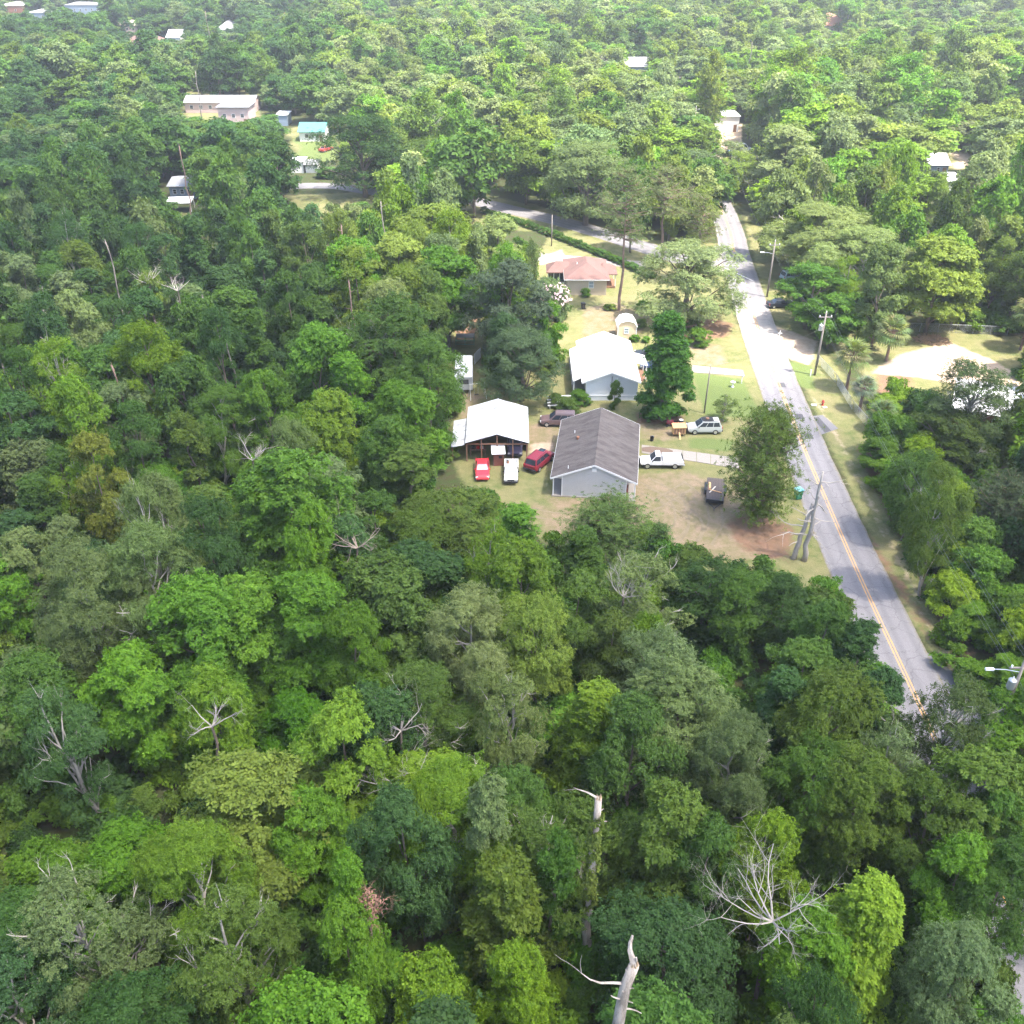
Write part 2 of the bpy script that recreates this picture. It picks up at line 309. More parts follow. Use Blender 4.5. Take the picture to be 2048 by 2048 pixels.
def ground_mat():
    m, n, out = nt('ground_cover')
    b = node(n, 'ShaderNodeBsdfPrincipled'); setin(b, Roughness=0.95); b.inputs['Specular IOR Level'].default_value = 0.15
    n.links.new(b.outputs[0], out.inputs[0])
    geo = node(n, 'ShaderNodeNewGeometry')
    def noise(sc, det=6, ro=0.65, off=0):
        z = node(n, 'ShaderNodeTexNoise'); setin(z, Scale=sc, Detail=det, Roughness=ro)
        mp = node(n, 'ShaderNodeMapping'); mp.inputs['Location'].default_value = (off, off*1.7, 0); n.links.new(geo.outputs['Position'], mp.inputs[0]); n.links.new(mp.outputs[0], z.inputs['Vector']); return z.outputs[0]
    def ramp(src, a, bb, t0=0., t1=1.):
        r = node(n, 'ShaderNodeMapRange'); setin(r, From_Min=a, From_Max=bb, To_Min=t0, To_Max=t1); n.links.new(src, r.inputs[0]); return r.outputs[0]
    def mix(f, a, bb):
        x = node(n, 'ShaderNodeMix', data_type='RGBA')
        for s_, i in ((f, 0), (a, 6), (bb, 7)):
            if isinstance(s_, tuple): x.inputs[i].default_value = (*s_, 1)
            else: n.links.new(s_, x.inputs[i])
        return x.outputs[2]
    def attr(nm):
        a = node(n, 'ShaderNodeAttribute', attribute_type='GEOMETRY', attribute_name=nm); return a.outputs['Fac']
    def edge(nm, amp, sc, off):                    # ragged edge: attribute pushed about by noise
        d = node(n, 'ShaderNodeMath', operation='SUBTRACT'); n.links.new(noise(sc, 6, 0.7, off), d.inputs[0]); d.inputs[1].default_value = 0.5
        k = node(n, 'ShaderNodeMath', operation='MULTIPLY_ADD'); n.links.new(d.outputs[0], k.inputs[0]); k.inputs[1].default_value = amp; n.links.new(attr(nm), k.inputs[2])
        return ramp(k.outputs[0], 0.38, 0.66)
    fine = noise(9, 4, 0.7, 3); mid = noise(0.8, 6, 0.7, 11); big = noise(0.16, 4, 0.6, 23)
    litter = mix(ramp(mid, 0.4, 0.65), (0.065, 0.06, 0.03), (0.05, 0.082, 0.022))
    grass = mix(ramp(mid, 0.36, 0.66), (0.13, 0.155, 0.05), (0.27, 0.24, 0.115))
    grass = mix(ramp(big, 0.42, 0.66, 0, 0.75), grass, (0.30, 0.25, 0.13))
    grass = mix(ramp(fine, 0.3, 0.75, 0.0, 0.6), grass, (0.05, 0.08, 0.02))
    dry = mix(ramp(noise(0.55, 7, 0.75, 41), 0.36, 0.62), (0.155, 0.15, 0.062), (0.29, 0.215, 0.148)); dry = mix(ramp(fine, 0.35, 0.8, 0, 0.3), dry, (0.16, 0.11, 0.075))
    sand = mix(ramp(mid, 0.35, 0.7), (0.50, 0.40, 0.30), (0.36, 0.265, 0.185))
    straw = mix(ramp(mid, 0.35, 0.7), (0.24, 0.14, 0.09), (0.15, 0.105, 0.065))
    green = mix(ramp(fine, 0.3, 0.7), (0.145, 0.18, 0.06), (0.11, 0.15, 0.045))
    c = mix(edge('lawn', 0.9, 0.6, 5), litter, grass)
    c = mix(edge('green', 0.5, 0.5, 7), c, green)
    c = mix(edge('dry', 1.3, 0.5, 9), c, dry)
    c = mix(edge('straw', 1.3, 0.6, 15), c, straw)
    c = mix(edge('sand', 0.9, 0.7, 19), c, sand)
    n.links.new(c, b.inputs['Base Color'])
    bp = node(n, 'ShaderNodeBump'); setin(bp, Strength=0.7, Distance=0.08); n.links.new(noise(4.5, 6, 0.7, 2), bp.inputs['Height']); n.links.new(bp.outputs[0], b.inputs['Normal'])
    return m
me.materials.append(ground_mat())

# ------------------------------------------------------------------ roads and paving
def asphalt():
    m, n, out = nt('asphalt')
    b = node(n, 'ShaderNodeBsdfPrincipled'); setin(b, Roughness=0.88); b.inputs['Specular IOR Level'].default_value = 0.3; n.links.new(b.outputs[0], out.inputs[0])
    geo = node(n, 'ShaderNodeNewGeometry')
    mp = node(n, 'ShaderNodeMapping'); mp.inputs['Scale'].default_value = (1, 0.35, 1); n.links.new(geo.outputs['Position'], mp.inputs[0])
    a = node(n, 'ShaderNodeTexNoise'); setin(a, Scale=0.5, Detail=6.0, Roughness=0.6); n.links.new(mp.outputs[0], a.inputs['Vector'])
    f = node(n, 'ShaderNodeTexNoise'); setin(f, Scale=14.0, Detail=3.0); n.links.new(geo.outputs['Position'], f.inputs['Vector'])
    mx = node(n, 'ShaderNodeMix', data_type='RGBA'); mx.inputs[6].default_value = (0.172, 0.163, 0.170, 1); mx.inputs[7].default_value = (0.255, 0.243, 0.248, 1); n.links.new(a.outputs[0], mx.inputs[0])
    m2 = node(n, 'ShaderNodeMix', data_type='RGBA', blend_type='OVERLAY'); m2.inputs[0].default_value = 0.35; n.links.new(mx.outputs[2], m2.inputs[6]); n.links.new(f.outputs[0], m2.inputs[7])
    # fine cracks: edges of a warped cell pattern
    wz = node(n, 'ShaderNodeTexNoise'); setin(wz, Scale=1.5, Detail=4.0); n.links.new(geo.outputs['Position'], wz.inputs['Vector'])
    ad = node(n, 'ShaderNodeVectorMath', operation='MULTIPLY_ADD'); n.links.new(wz.outputs['Color'], ad.inputs[0]); ad.inputs[1].default_value = (0.9, 0.9, 0); n.links.new(geo.outputs['Position'], ad.inputs[2])
    vo = node(n, 'ShaderNodeTexVoronoi', feature='DISTANCE_TO_EDGE'); setin(vo, Scale=0.42); n.links.new(ad.outputs[0], vo.inputs['Vector'])
    cr = node(n, 'ShaderNodeMapRange'); setin(cr, From_Min=0.0, From_Max=0.02, To_Min=0.55, To_Max=0.0); n.links.new(vo.outputs['Distance'], cr.inputs[0])
    m3 = node(n, 'ShaderNodeMix', data_type='RGBA'); n.links.new(cr.outputs[0], m3.inputs[0]); n.links.new(m2.outputs[2], m3.inputs[6]); m3.inputs[7].default_value = (0.085, 0.08, 0.085, 1)
    ac_ = node(n, 'ShaderNodeAttribute', attribute_type='GEOMETRY', attribute_name='across'); ab_ = node(n, 'ShaderNodeMath', operation='ABSOLUTE'); n.links.new(ac_.outputs['Fac'], ab_.inputs[0])
    c1 = node(n, 'ShaderNodeMath', operation='MULTIPLY_ADD'); n.links.new(ab_.outputs[0], c1.inputs[0]); c1.inputs[1].default_value = 4*math.pi; c1.inputs[2].default_value = -math.pi
    c2 = node(n, 'ShaderNodeMath', operation='COSINE'); n.links.new(c1.outputs[0], c2.inputs[0]); c3 = node(n, 'ShaderNodeMath', operation='MULTIPLY'); n.links.new(c2.outputs[0], c3.inputs[0]); n.links.new(a.outputs[0], c3.inputs[1])
    c4 = node(n, 'ShaderNodeMapRange'); setin(c4, From_Min=-.1, From_Max=.6, To_Min=0.0, To_Max=0.28); n.links.new(c3.outputs[0], c4.inputs[0])
    mw_ = node(n, 'ShaderNodeMix', data_type='RGBA'); n.links.new(c4.outputs[0], mw_.inputs[0]); n.links.new(m3.outputs[2], mw_.inputs[6]); mw_.inputs[7].default_value = (0.095, 0.092, 0.10, 1)
    e1 = node(n, 'ShaderNodeMath', operation='MULTIPLY_ADD'); n.links.new(wz.outputs[0], e1.inputs[0]); e1.inputs[1].default_value = .28; n.links.new(ab_.outputs[0], e1.inputs[2])
    e2 = node(n, 'ShaderNodeMapRange'); setin(e2, From_Min=1.05, From_Max=1.14, To_Min=0.0, To_Max=0.8); n.links.new(e1.outputs[0], e2.inputs[0])
    me_ = node(n, 'ShaderNodeMix', data_type='RGBA'); n.links.new(e2.outputs[0], me_.inputs[0]); n.links.new(mw_.outputs[2], me_.inputs[6]); me_.inputs[7].default_value = (0.19, 0.165, 0.10, 1); m3 = me_
    # sun glare by the sandy drive, painted into the asphalt colour as a pale patch
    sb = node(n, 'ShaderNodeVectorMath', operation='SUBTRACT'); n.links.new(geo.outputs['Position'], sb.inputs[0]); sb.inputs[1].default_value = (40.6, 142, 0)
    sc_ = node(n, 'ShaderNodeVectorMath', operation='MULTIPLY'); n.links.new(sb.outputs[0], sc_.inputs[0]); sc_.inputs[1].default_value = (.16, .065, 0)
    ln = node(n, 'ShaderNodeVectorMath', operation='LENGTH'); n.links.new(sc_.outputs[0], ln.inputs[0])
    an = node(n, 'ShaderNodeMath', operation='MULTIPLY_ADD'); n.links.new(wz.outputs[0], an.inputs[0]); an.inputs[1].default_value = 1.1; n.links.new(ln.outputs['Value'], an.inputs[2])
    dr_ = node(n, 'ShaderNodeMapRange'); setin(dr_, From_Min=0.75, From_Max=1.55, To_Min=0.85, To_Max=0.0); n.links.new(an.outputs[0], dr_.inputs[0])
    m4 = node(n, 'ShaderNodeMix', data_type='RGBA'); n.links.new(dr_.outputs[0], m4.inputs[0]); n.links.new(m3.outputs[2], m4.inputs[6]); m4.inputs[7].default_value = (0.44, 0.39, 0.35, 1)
    n.links.new(m4.outputs[2], b.inputs['Base Color'])
    bp = node(n, 'ShaderNodeBump'); setin(bp, Strength=0.4, Distance=0.01); n.links.new(f.outputs[0], bp.inputs['Height']); n.links.new(bp.outputs[0], b.inputs['Normal'])
    return m
ASPH = asphalt()
def marking(name, col):
    m, n, out = nt(name)
    b = node(n, 'ShaderNodeBsdfPrincipled'); setin(b, Roughness=0.75); n.links.new(b.outputs[0], out.inputs[0])
    geo = node(n, 'ShaderNodeNewGeometry'); z = node(n, 'ShaderNodeTexNoise'); setin(z, Scale=1.6, Detail=7.0, Roughness=0.75); n.links.new(geo.outputs['Position'], z.inputs['Vector'])
    r = node(n, 'ShaderNodeMapRange'); setin(r, From_Min=0.40, From_Max=0.66, To_Min=0.0, To_Max=0.7); n.links.new(z.outputs[0], r.inputs[0])
    x = node(n, 'ShaderNodeMix', data_type='RGBA'); x.inputs[6].default_value = (*col, 1); x.inputs[7].default_value = (0.25, 0.235, 0.225, 1); n.links.new(r.outputs[0], x.inputs[0]); n.links.new(x.outputs[2], b.inputs['Base Color'])
    return m
YEL = marking('yellow_road_paint', (0.60, 0.33, 0.10)); WPAINT = marking('white_road_paint', (0.75, 0.74, 0.72))
def strip(name, line, hw, z, m, parent=None, off=0.0, ragged=0.0, th=0.0, smp=None):
    vsn, fsn = [], []; rnd = random.Random(5)
    for i, (x, y) in enumerate(line):
        x0, y0 = line[max(i-1, 0)]; x1, y1 = line[min(i+1, len(line)-1)]
        L = math.hypot(x1-x0, y1-y0); tx, ty = (x1-x0)/L, (y1-y0)/L; px, py = ty, -tx
        a, b = off-hw-rnd.random()*ragged, off+hw+rnd.random()*ragged
        vsn += [(x+px*a, y+py*a, z), (x+px*b, y+py*b, z)]
        if i: k = 2*i; fsn.append((k-2, k-1, k+1, k))
    o_ = MB().add(vsn, fsn).build(name, m, parent)
    at_ = o_.data.attributes.new('across', 'FLOAT', 'POINT'); at_.data.foreach_set('value', np.tile([-1.0, 1.0], len(line)).astype(np.float32)); return o_
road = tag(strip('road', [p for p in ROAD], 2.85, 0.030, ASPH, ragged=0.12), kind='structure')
street = tag(strip('side_street', STREET, 2.9, 0.022, ASPH, ragged=0.1), kind='structure')
lane = tag(strip('lane', LANE, 2.6, 0.018, ASPH, ragged=0.15), kind='structure')
def seg(line, y0, y1): return [p for p in line if y0 <= p[1] <= y1]
for off in (-0.14, 0.14):
    strip('yellow_centre_line', seg(ROAD, -10, 158), 0.07, 0.034, YEL, road, off)
    strip('yellow_centre_line', seg(ROAD, 182, 330), 0.085, 0.034, YEL, road, off)
strip('white_edge_line', seg(ROAD, 180, 330), 0.06, 0.034, WPAINT, road, -2.6)
def quad_on(name, pts, z, m, parent=None, th=None):
    q = [tuple(p[:2]) + (z,) for p in pts]
    mb = MB()
    if th: mb.slab(q, th)
    else: mb.add(q, [(0, 1, 2, 3)])
    return mb.build(name, m, parent)
def line_between(p, q, w, z, m, parent):
    p, q = Vector(p[:2]), Vector(q[:2]); d = (q-p).normalized(); n = Vector((-d.y, d.x))*w/2
    return quad_on('white_stop_line', [p-n, q-n, q+n, p+n], z, m, parent)
line_between(P(1448, 531), P(1479, 532), 0.5, 0.038, WPAINT, road)
line_between(P(1452, 537), P(1506, 562), 0.28, 0.038, WPAINT, road); line_between(P(1462, 556), P(1510, 578), 0.28, 0.038, WPAINT, road)
for (x, y) in ((1562, 770), (1598, 833), (1616, 872)):                   # dark square repairs in the asphalt
    c = P(x, y); quad_on('asphalt_patch', [(c.x-.55, c.y-.75), (c.x+.55, c.y-.85), (c.x+.6, c.y+.7), (c.x-.5, c.y+.75)], 0.0335, TILE, road)
apron = tag(quad_on('paved_apron', [(38.9, 107.0), (42.4, 109.2), (41.4, 113.0), (39.3, 112.6)], 0.026, PATCHL), kind='structure')
quad_on('asphalt_patch', [(40.3, 108.0), (41.3, 108.6), (40.7, 112.5), (39.9, 112.2)], 0.0295, TILE, apron)
apron2 = tag(quad_on('paved_turnout', [(37.6, 55.0), (41.0, 55.5), (40.6, 60.5), (37.8, 66.0)], 0.024, PATCHL), kind='structure')
def slabs(name, top, bot, n, seed=1, gap=0.03, z=0.06):
    root = tag(obj(name, None), kind='structure'); rnd = random.Random(seed)
    (a, b), (c, d) = [Vector(q[:2]) for q in top], [Vector(q[:2]) for q in bot]
    for i in range(n):
        t0, t1 = i/n, (i+1)/n; L = (b-a).length; g = gap/L
        p = [c.lerp(d, t0+g), c.lerp(d, t1-g), a.lerp(b, t1-g), a.lerp(b, t0+g)]
        dz = rnd.uniform(-.01, .012)
        MB().slab([(q.x, q.y, z+dz+rnd.uniform(-.004, .004)) for q in p], 0.1).build('concrete_slab', CONC, root)
    return root
def track_mat():
    m, n, out = nt('worn_soil'); b = node(n, 'ShaderNodeBsdfPrincipled'); setin(b, Roughness=.95)
    g = node(n, 'ShaderNodeNewGeometry'); z = node(n, 'ShaderNodeTexNoise'); setin(z, Scale=1.1, Detail=6.0, Roughness=.75); n.links.new(g.outputs['Position'], z.inputs['Vector'])
    r = node(n, 'ShaderNodeMapRange'); setin(r, From_Min=.4, From_Max=.62); n.links.new(z.outputs[0], r.inputs[0])
    x = node(n, 'ShaderNodeMix', data_type='RGBA'); x.inputs[6].default_value = (.235, .185, .115, 1); x.inputs[7].default_value = (.175, .14, .085, 1); n.links.new(r.outputs[0], x.inputs[0]); n.links.new(x.outputs[2], b.inputs['Base Color']); n.links.new(b.outputs[0], out.inputs[0]); return m
TRACK = track_mat()
TR = [[(1215, 905), (1260, 930), (1285, 960), (1280, 1000), (1240, 1020)], [(1215, 925), (1270, 950), (1310, 980), (1300, 1020), (1250, 1045)], [(1300, 905), (1340, 940), (1350, 985), (1330, 1025)], [(1000, 965), (1060, 975), (1130, 962), (1200, 930)], [(1080, 1000), (1150, 985), (1220, 960), (1300, 915)]]
for ti, t_ in enumerate(TR):
    ln_ = smooth_line([tuple(A(x, y).xy) for x, y in t_], .8)
    for of in (-.75, .75): strip('tyre_track', ln_, .09, .006+.004*ti, TRACK, ground, of, ragged=.12)
drive = slabs('driveway', (P(1283, 890), P(1478, 917)), (P(1283, 906), P(1478, 938)), 7, 3)
MB().add([(p.x, p.y, 0.085) for p in [c for c in (P(1284, 903), P(1310, 908), P(1346, 908), P(1345, 902), P(1330, 897), P(1300, 894), P(1284, 896))]], [tuple(range(7))]).build('soil_heap_patch', SOIL, drive)
drive2 = slabs('white_house_driveway', (P(1383, 731), P(1486, 741)), (P(1383, 745), P(1490, 753)), 5, 5)
drive3 = slabs('brown_house_driveway', (P(1035, 503), P(1292, 524)), (P(1035, 520), P(1292, 537)), 9, 9)
walk = slabs('sidewalk', (P(1441, 492), P(1447, 545)), (P(1429, 492), P(1433, 545)), 10, 4)

# ------------------------------------------------------------------ buildings
def gable_roof(root, hw, y0, y1, ze, za, m, th=0.14, trim=TRIM, cap=True, capm=None, name='roof'):
    mb = MB()
    for s in (-1, 1):
        q = [(0, y0, za), (s*hw, y0, ze), (s*hw, y1, ze), (0, y1, za)]
        if s > 0: q = [(0, y0, za), (hw, y0, ze), (hw, y1, ze), (0, y1, za)]
        else: q = [(-hw, y0, ze), (0, y0, za), (0, y1, za), (-hw, y1, ze)]
        mb.slab(q, th)
    r = mb.build(name, m, root)
    if cap: MB().add([(-.16, y0-.01, za-.045), (.16, y0-.01, za-.045), (.16, y1+.01, za-.045), (-.16, y1+.01, za-.045), (0, y0-.01, za+.035), (0, y1+.01, za+.035)], [(0,4,5,3), (1,2,5,4), (0,1,4), (3,5,2)]).build('ridge_cap', capm or m, r)
    if trim:
        f = MB()
        for yy in (y0, y1):
            s0 = -1 if yy == y0 else 1
            for s in (-1, 1):
                a = [(0, yy, za+.01), (s*hw, yy, ze+.01)]; t = 0.22; d = 0.03*s0
                f.hexa([(a[0][0], yy, a[0][2]-t), (a[1][0], yy, a[1][2]-t), (a[1][0], yy+d, a[1][2]-t), (a[0][0], yy+d, a[0][2]-t)], [(a[0][0], yy, a[0][2]), (a[1][0], yy, a[1][2]), (a[1][0], yy+d, a[1][2]), (a[0][0], yy+d, a[0][2])])
        for s in (-1, 1): f.box(min(s*hw, s*(hw+.03)), y0, ze-.2, max(s*hw, s*(hw+.03)), y1, ze-.02)
        f.build('fascia', trim, r)
    return r
def gable_wall(root, x0, x1, y0, y1, ze, za, hw, m, name='wall'):
    # solid body with gable ends; x0..x1 body, gable triangle across the whole roof width
    k = (za-ze)/hw
    ztop = lambda x: za-.16-k*abs(x)
    mb = MB()
    pts = [(x0, 0), (x1, 0), (x1, ztop(x1)), (0, ztop(0)), (x0, ztop(x0))]
    b = [(x, y0, z) for x, z in pts]; t = [(x, y1, z) for x, z in pts]; n = len(pts)
    mb.add(b+t, [tuple(range(n)), tuple(reversed(range(n, 2*n)))] + [((i+1) % n, i, n+i, n+(i+1) % n) for i in range(n)])
    return mb.build(name, m, root)
def window_part(root, c, w, h, axis, fm=TRIM, gm=GLASS, name='window', mull=True):
    # axis: 'x-' faces -x, 'y-' faces -y, 'x+', 'y+'
    s = 1 if axis[1] == '+' else -1; x, y, z = c; f = MB(); g = MB()
    def bx(mb, u0, v0, u1, v1, d0, d1):
        d0, d1 = sorted((s*d0, s*d1))
        if axis[0] == 'x': mb.box(x+d0, y+u0, z+v0, x+d1, y+u1, z+v1)
        else: mb.box(x+u0, y+d0, z+v0, x+u1, y+d1, z+v1)
    t = 0.07
    for u0, v0, u1, v1 in ((-w/2, -h/2, -w/2+t, h/2), (w/2-t, -h/2, w/2, h/2), (-w/2+t, h/2-t, w/2-t, h/2), (-w/2+t, -h/2, w/2-t, -h/2+t)): bx(f, u0, v0, u1, v1, 0.0, 0.06)
    if mull: bx(f, -w/2+t, -.025, w/2-t, .025, .012, .05)
    o = f.build(name, fm, root); bx(g, -w/2+t*.9, -h/2+t*.9, w/2-t*.9, h/2-t*.9, -0.02, 0.015); g.build('pane', gm, o); return o
def door_part(root, c, w, h, axis, m):
    s = 1 if axis[1] == '+' else -1; x, y, z = c; d0, d1 = sorted((0, s*.06))
    mb = MB()
    if axis[0] == 'x': mb.box(x+d0, y-w/2, z, x+d1, y+w/2, z+h)
    else: mb.box(x-w/2, y+d0, z, x+w/2, y+d1, z+h)
    o = mb.build('door', m, root)
    k = MB()
    if axis[0] == 'x': k.cbox(x+s*.09, y+w*.38, z+1.0, .06, .05, .05)
    else: k.cbox(x+w*.38, y+s*.09, z+1.0, .05, .06, .05)
    k.build('handle', STEEL, o); return o

# grey gable house in the yard
h = thing('grey_house', 'grey vinyl house with dark shingle gable roof and side porches', 'house', (9.25, 91.9, 0), -7.5)
L0 = 14.35
gable_roof(h, 4.92, 0, L0, 2.55, 4.6, SHINGLE)
gable_wall(h, -3.55, 3.65, 0.28, L0-.3, 2.55, 4.6, 4.92, SIDING)
for yy in (0.28, L0-.3-.06):                                    # gable ends reach over the porches
    k = (4.6-2.55)/4.92; zt = lambda x: 4.6-.16-k*abs(x)
    for s in (-1, 1):
        xa, xb = (3.655, 4.8) if s > 0 else (-4.8, -3.555)
        a = [(xa, yy, 2.38), (xb, yy, 2.38), (xb, yy, max(2.4, zt(xb))), (xa, yy, zt(xa))]
        MB().hexa([(p[0], p[1], p[2]) for p in a], [(p[0], p[1]+.06, p[2]) for p in a]).build('gable_return', SIDING, h)
MB().box(-4.75, 0.1, 0, -3.56, L0-.3, .14).build('porch_slab', CONC, h); MB().box(3.66, 0.1, 0, 4.85, L0-.3, .14).build('porch_slab', CONC, h)
for x, y in ((-4.6, .35), (-4.6, 5), (-4.6, 9.6), (-4.6, 13.8), (4.68, .42), (4.68, 7), (4.68, 13.8)):
    MB().cbox(x, y, 1.28, .12, .12, 2.28).build('porch_post', TRIM, h)
for x in (-3.64, 3.63): MB().box(x, .2, 0.0, x+.1, .3, 2.9).build('corner_trim', TRIM, h)
MB().box(-3.6, .16, 0, 3.7, .32, .16).build('foundation', CONC, h)
MB().box(-.26, .19, 3.55, .26, .275, 4.0).build('gable_vent', WHITE, h)
window_part(h, (-3.56, 1.6, 1.35), 1.1, 1.3, 'x-'); window_part(h, (-3.56, 9.5, 1.5), 1.1, 1.2, 'x-'); door_part(h, (-3.56, 5.5, .14), .95, 2.05, 'x-', WHITE)
door_part(h, (3.66, 2.6, .14), .95, 2.05, 'x+', BRICK); window_part(h, (3.66, 6.4, 1.45), 1.4, 1.2, 'x+'); window_part(h, (3.66, 11.2, 1.45), 1.2, 1.2, 'x+')
MB().box(3.66, .45, .14, 3.95, 1.3, 1.55).build('brick_panel', BRICK, h)
for x, y in ((-3.0, 1.0), (-2.9, 9.5)): MB().lathe([(.05, -.1), (.05, .35)], 8, at=(x, y, 4.6-(2.05/4.92)*abs(x))).build('vent_pipe', WHITE, h)
MB().lathe([(.14, -.1), (.14, .25), (.2, .26), (.16, .38)], 10, at=(-2.4, 7.6, 4.6-(2.05/4.92)*2.4)).build('roof_ventilator', mat('rust', (.28, .13, .08), .9), h)

# pole barn with galvanised roof
b = thing('pole_barn', 'open-fronted pole barn with stained galvanised gable roof', 'barn', (-1.8, 100.5, 0), 0)
b.scale = (1, 1, .89)
gable_roof(b, 3.86, 0, 9.6, 3.0, 4.35, SHEDROOF, th=.05, trim=None)
MB().box(-3.75, 9.3, 0, 3.75, 9.42, 3.05).box(-3.76, 3.5, 0, -3.66, 9.3, 2.95).box(3.66, 2.6, 0, 3.76, 9.3, 2.95).build('board_wall', WOOD, b)
MB().add([(-3.7, 9.36, 3.05), (3.7, 9.36, 3.05), (0, 9.36, 4.28)], [(0, 1, 2), (2, 1, 0)]).build('gable_board', WOOD, b)
for x in (-3.7, -1.9, 0.0, 1.9, 3.6): MB().cbox(x, .25, 1.47 + (3.7-abs(x))*.16, .15, .15, 2.95 + (3.7-abs(x))*.32).build('post', WOOD, b)
f = MB()
for s in (-1, 1): f.hexa([(0, .14, 4.05), (s*3.8, .14, 2.74), (s*3.8, .2, 2.74), (0, .2, 4.05)], [(0, .14, 4.26), (s*3.8, .14, 2.94), (s*3.8, .2, 2.94), (0, .2, 4.26)])
f.build('rafter', DARKM, b)
MB().box(-3.7, .17, 2.62, 3.7, .3, 2.78).build('tie_beam', WOOD, b)
MB().slab([(-5.6, .3, 2.15), (-3.95, .3, 2.55), (-3.95, 7.2, 2.55), (-5.6, 7.2, 2.15)], .05).build('lean_to_roof', SHEDROOF, b)
for y in (.5, 3.7, 7.0): MB().cbox(-5.45, y, 1.05, .12, .12, 2.1).build('lean_to_post', WOOD, b)
# clutter standing in the barn
wb = thing('workbench', 'cluttered wooden workbench inside the open barn', 'workbench', (-4.2, 102.4, 0))
MB().box(-1, -.4, .82, 1, .4, .9).build('bench_top', WOOD, wb)
for x in (-.9, .9):
    for y in (-.3, .3): MB().cbox(x, y, .41, .09, .09, .82).build('leg', WOOD, wb)
for x, s_, m_ in ((-.6, .35, DARKM), (0, .28, HYD), (.5, .4, STEEL)): MB().cbox(x, 0, .9+s_/2, .4, .35, s_).build('toolbox', m_, wb)

# small outhouse-like shed
o = thing('tool_hut', 'narrow red-brown board hut with white lean-to roof beside the barn', 'hut', (-1.65, 100.2, 0), 4)
ht = MB(); ht.box(-.62, -.6, 0, .62, .6, 1.75).build('wall', REDWOOD, o)
MB().slab([(-.85, -.9, 1.82), (.8, -.9, 1.82), (.8, .85, 2.2), (-.85, .85, 2.2)], .07).build('roof', METALROOF, o)
MB().box(.02, -.63, 1.05, .4, -.595, 1.35).build('window_opening', BLACK, o)
for x in (-.62, .55): MB().box(x, -.64, 0, x+.07, -.595, 1.78).build('corner_board', WOOD, o)

# white house with metal roof
w = thing('white_house', 'white sided house with bright white metal gable roof', 'house', (13.45, 116.9, 0), 0)
gable_roof(w, 4.0, 0, 14.3, 2.95, 4.45, METALROOF, th=.06)
gable_wall(w, -3.35, 3.6, .5, 14.0, 2.95, 4.45, 4.0, WSIDING)
for x in (-3.42, 3.55): MB().box(x, .42, 0, x+.1, .52, 2.95).build('corner_trim', TRIM, w)
MB().slab([(-5.1, 1.6, 2.35), (-3.95, 1.6, 2.9), (-3.95, 12.5, 2.9), (-5.1, 12.5, 2.35)], .06).build('porch_roof', METALROOF, w)
MB().box(-5.0, 1.7, 0, -3.36, 12.4, .15).build('porch_slab', CONC, w)
for y in (1.8, 5.3, 8.8, 12.3): MB().cbox(-4.95, y, 1.22, .12, .12, 2.2).build('porch_post', TRIM, w)
MB().slab([(3.95, 6.6, 2.9), (5.7, 6.6, 2.45), (5.7, 10.2, 2.45), (3.95, 10.2, 2.9)], .06).build('side_porch_roof', METALROOF, w)
for y in (6.75, 10.0): MB().cbox(5.6, y, 1.2, .12, .12, 2.4).build('porch_post', TRIM, w)
MB().box(3.61, 6.6, 0, 5.6, 10.2, .2).build('side_porch_deck', WOOD, w)
MB().tube([(.1, .46, .6), (.1, .46, 3.6)], .04).build('vent_pipe', DARKM, w)
door_part(w, (3.61, 8.3, .2), .95, 2.05, 'x+', BRICK); window_part(w, (3.61, 4.2, 1.6), 1.2, 1.2, 'x+'); window_part(w, (3.61, 12, 1.6), 1.2, 1.2, 'x+')
window_part(w, (-3.36, 4.2, 1.5), 1.0, 1.2, 'x-'); door_part(w, (-3.36, 6.6, .15), .9, 2.0, 'x-', WOOD)
MB().box(-3.35, .44, .75, 3.6, .49, .8).build('water_table_trim', TRIM, w)
ac = thing('air_conditioner', 'small white air conditioner box by the white house porch', 'air conditioner', (9.15, 117.9, 0))
MB().box(-.4, -.4, 0, .4, .4, .75).build('casing', WHITE, ac); MB().lathe([(.3, .75), (.3, .79)], 12).build('fan_grille', DARKM, ac)

# tan shed with gambrel roof
t = thing('garden_shed', 'tan garden shed with white gambrel roof behind the white house', 'shed', (17.85, 138.6, 0), 0)
MB().box(-1.45, 0, 0, 1.45, 3.0, 2.2).add([(-1.45, 0, 2.2), (1.45, 0, 2.2), (.95, 0, 2.85), (0, 0, 3.1), (-.95, 0, 2.85)], [(0, 1, 2, 3, 4)]).add([(-1.45, 3, 2.2), (1.45, 3, 2.2), (.95, 3, 2.85), (0, 3, 3.1), (-.95, 3, 2.85)], [(4, 3, 2, 1, 0)]).build('wall', TANSHED, t)
rf = MB()
pr = [(-1.6, 2.1), (-1.02, 2.9), (0, 3.18), (1.02, 2.9), (1.6, 2.1)]
for i in range(4): rf.slab([(pr[i][0], -.15, pr[i][1]), (pr[i+1][0], -.15, pr[i+1][1]), (pr[i+1][0], 3.15, pr[i+1][1]), (pr[i][0], 3.15, pr[i][1])], .06)
rf.build('roof', METALROOF, t); window_part(t, (-.1, 0, 1.5), .75, .9, 'y-', gm=SCREENG); [MB().box(x, -.03, 0, x+.12, .02, 2.2).build('corner_trim', TRIM, t) for x in (-1.5, 1.38)]

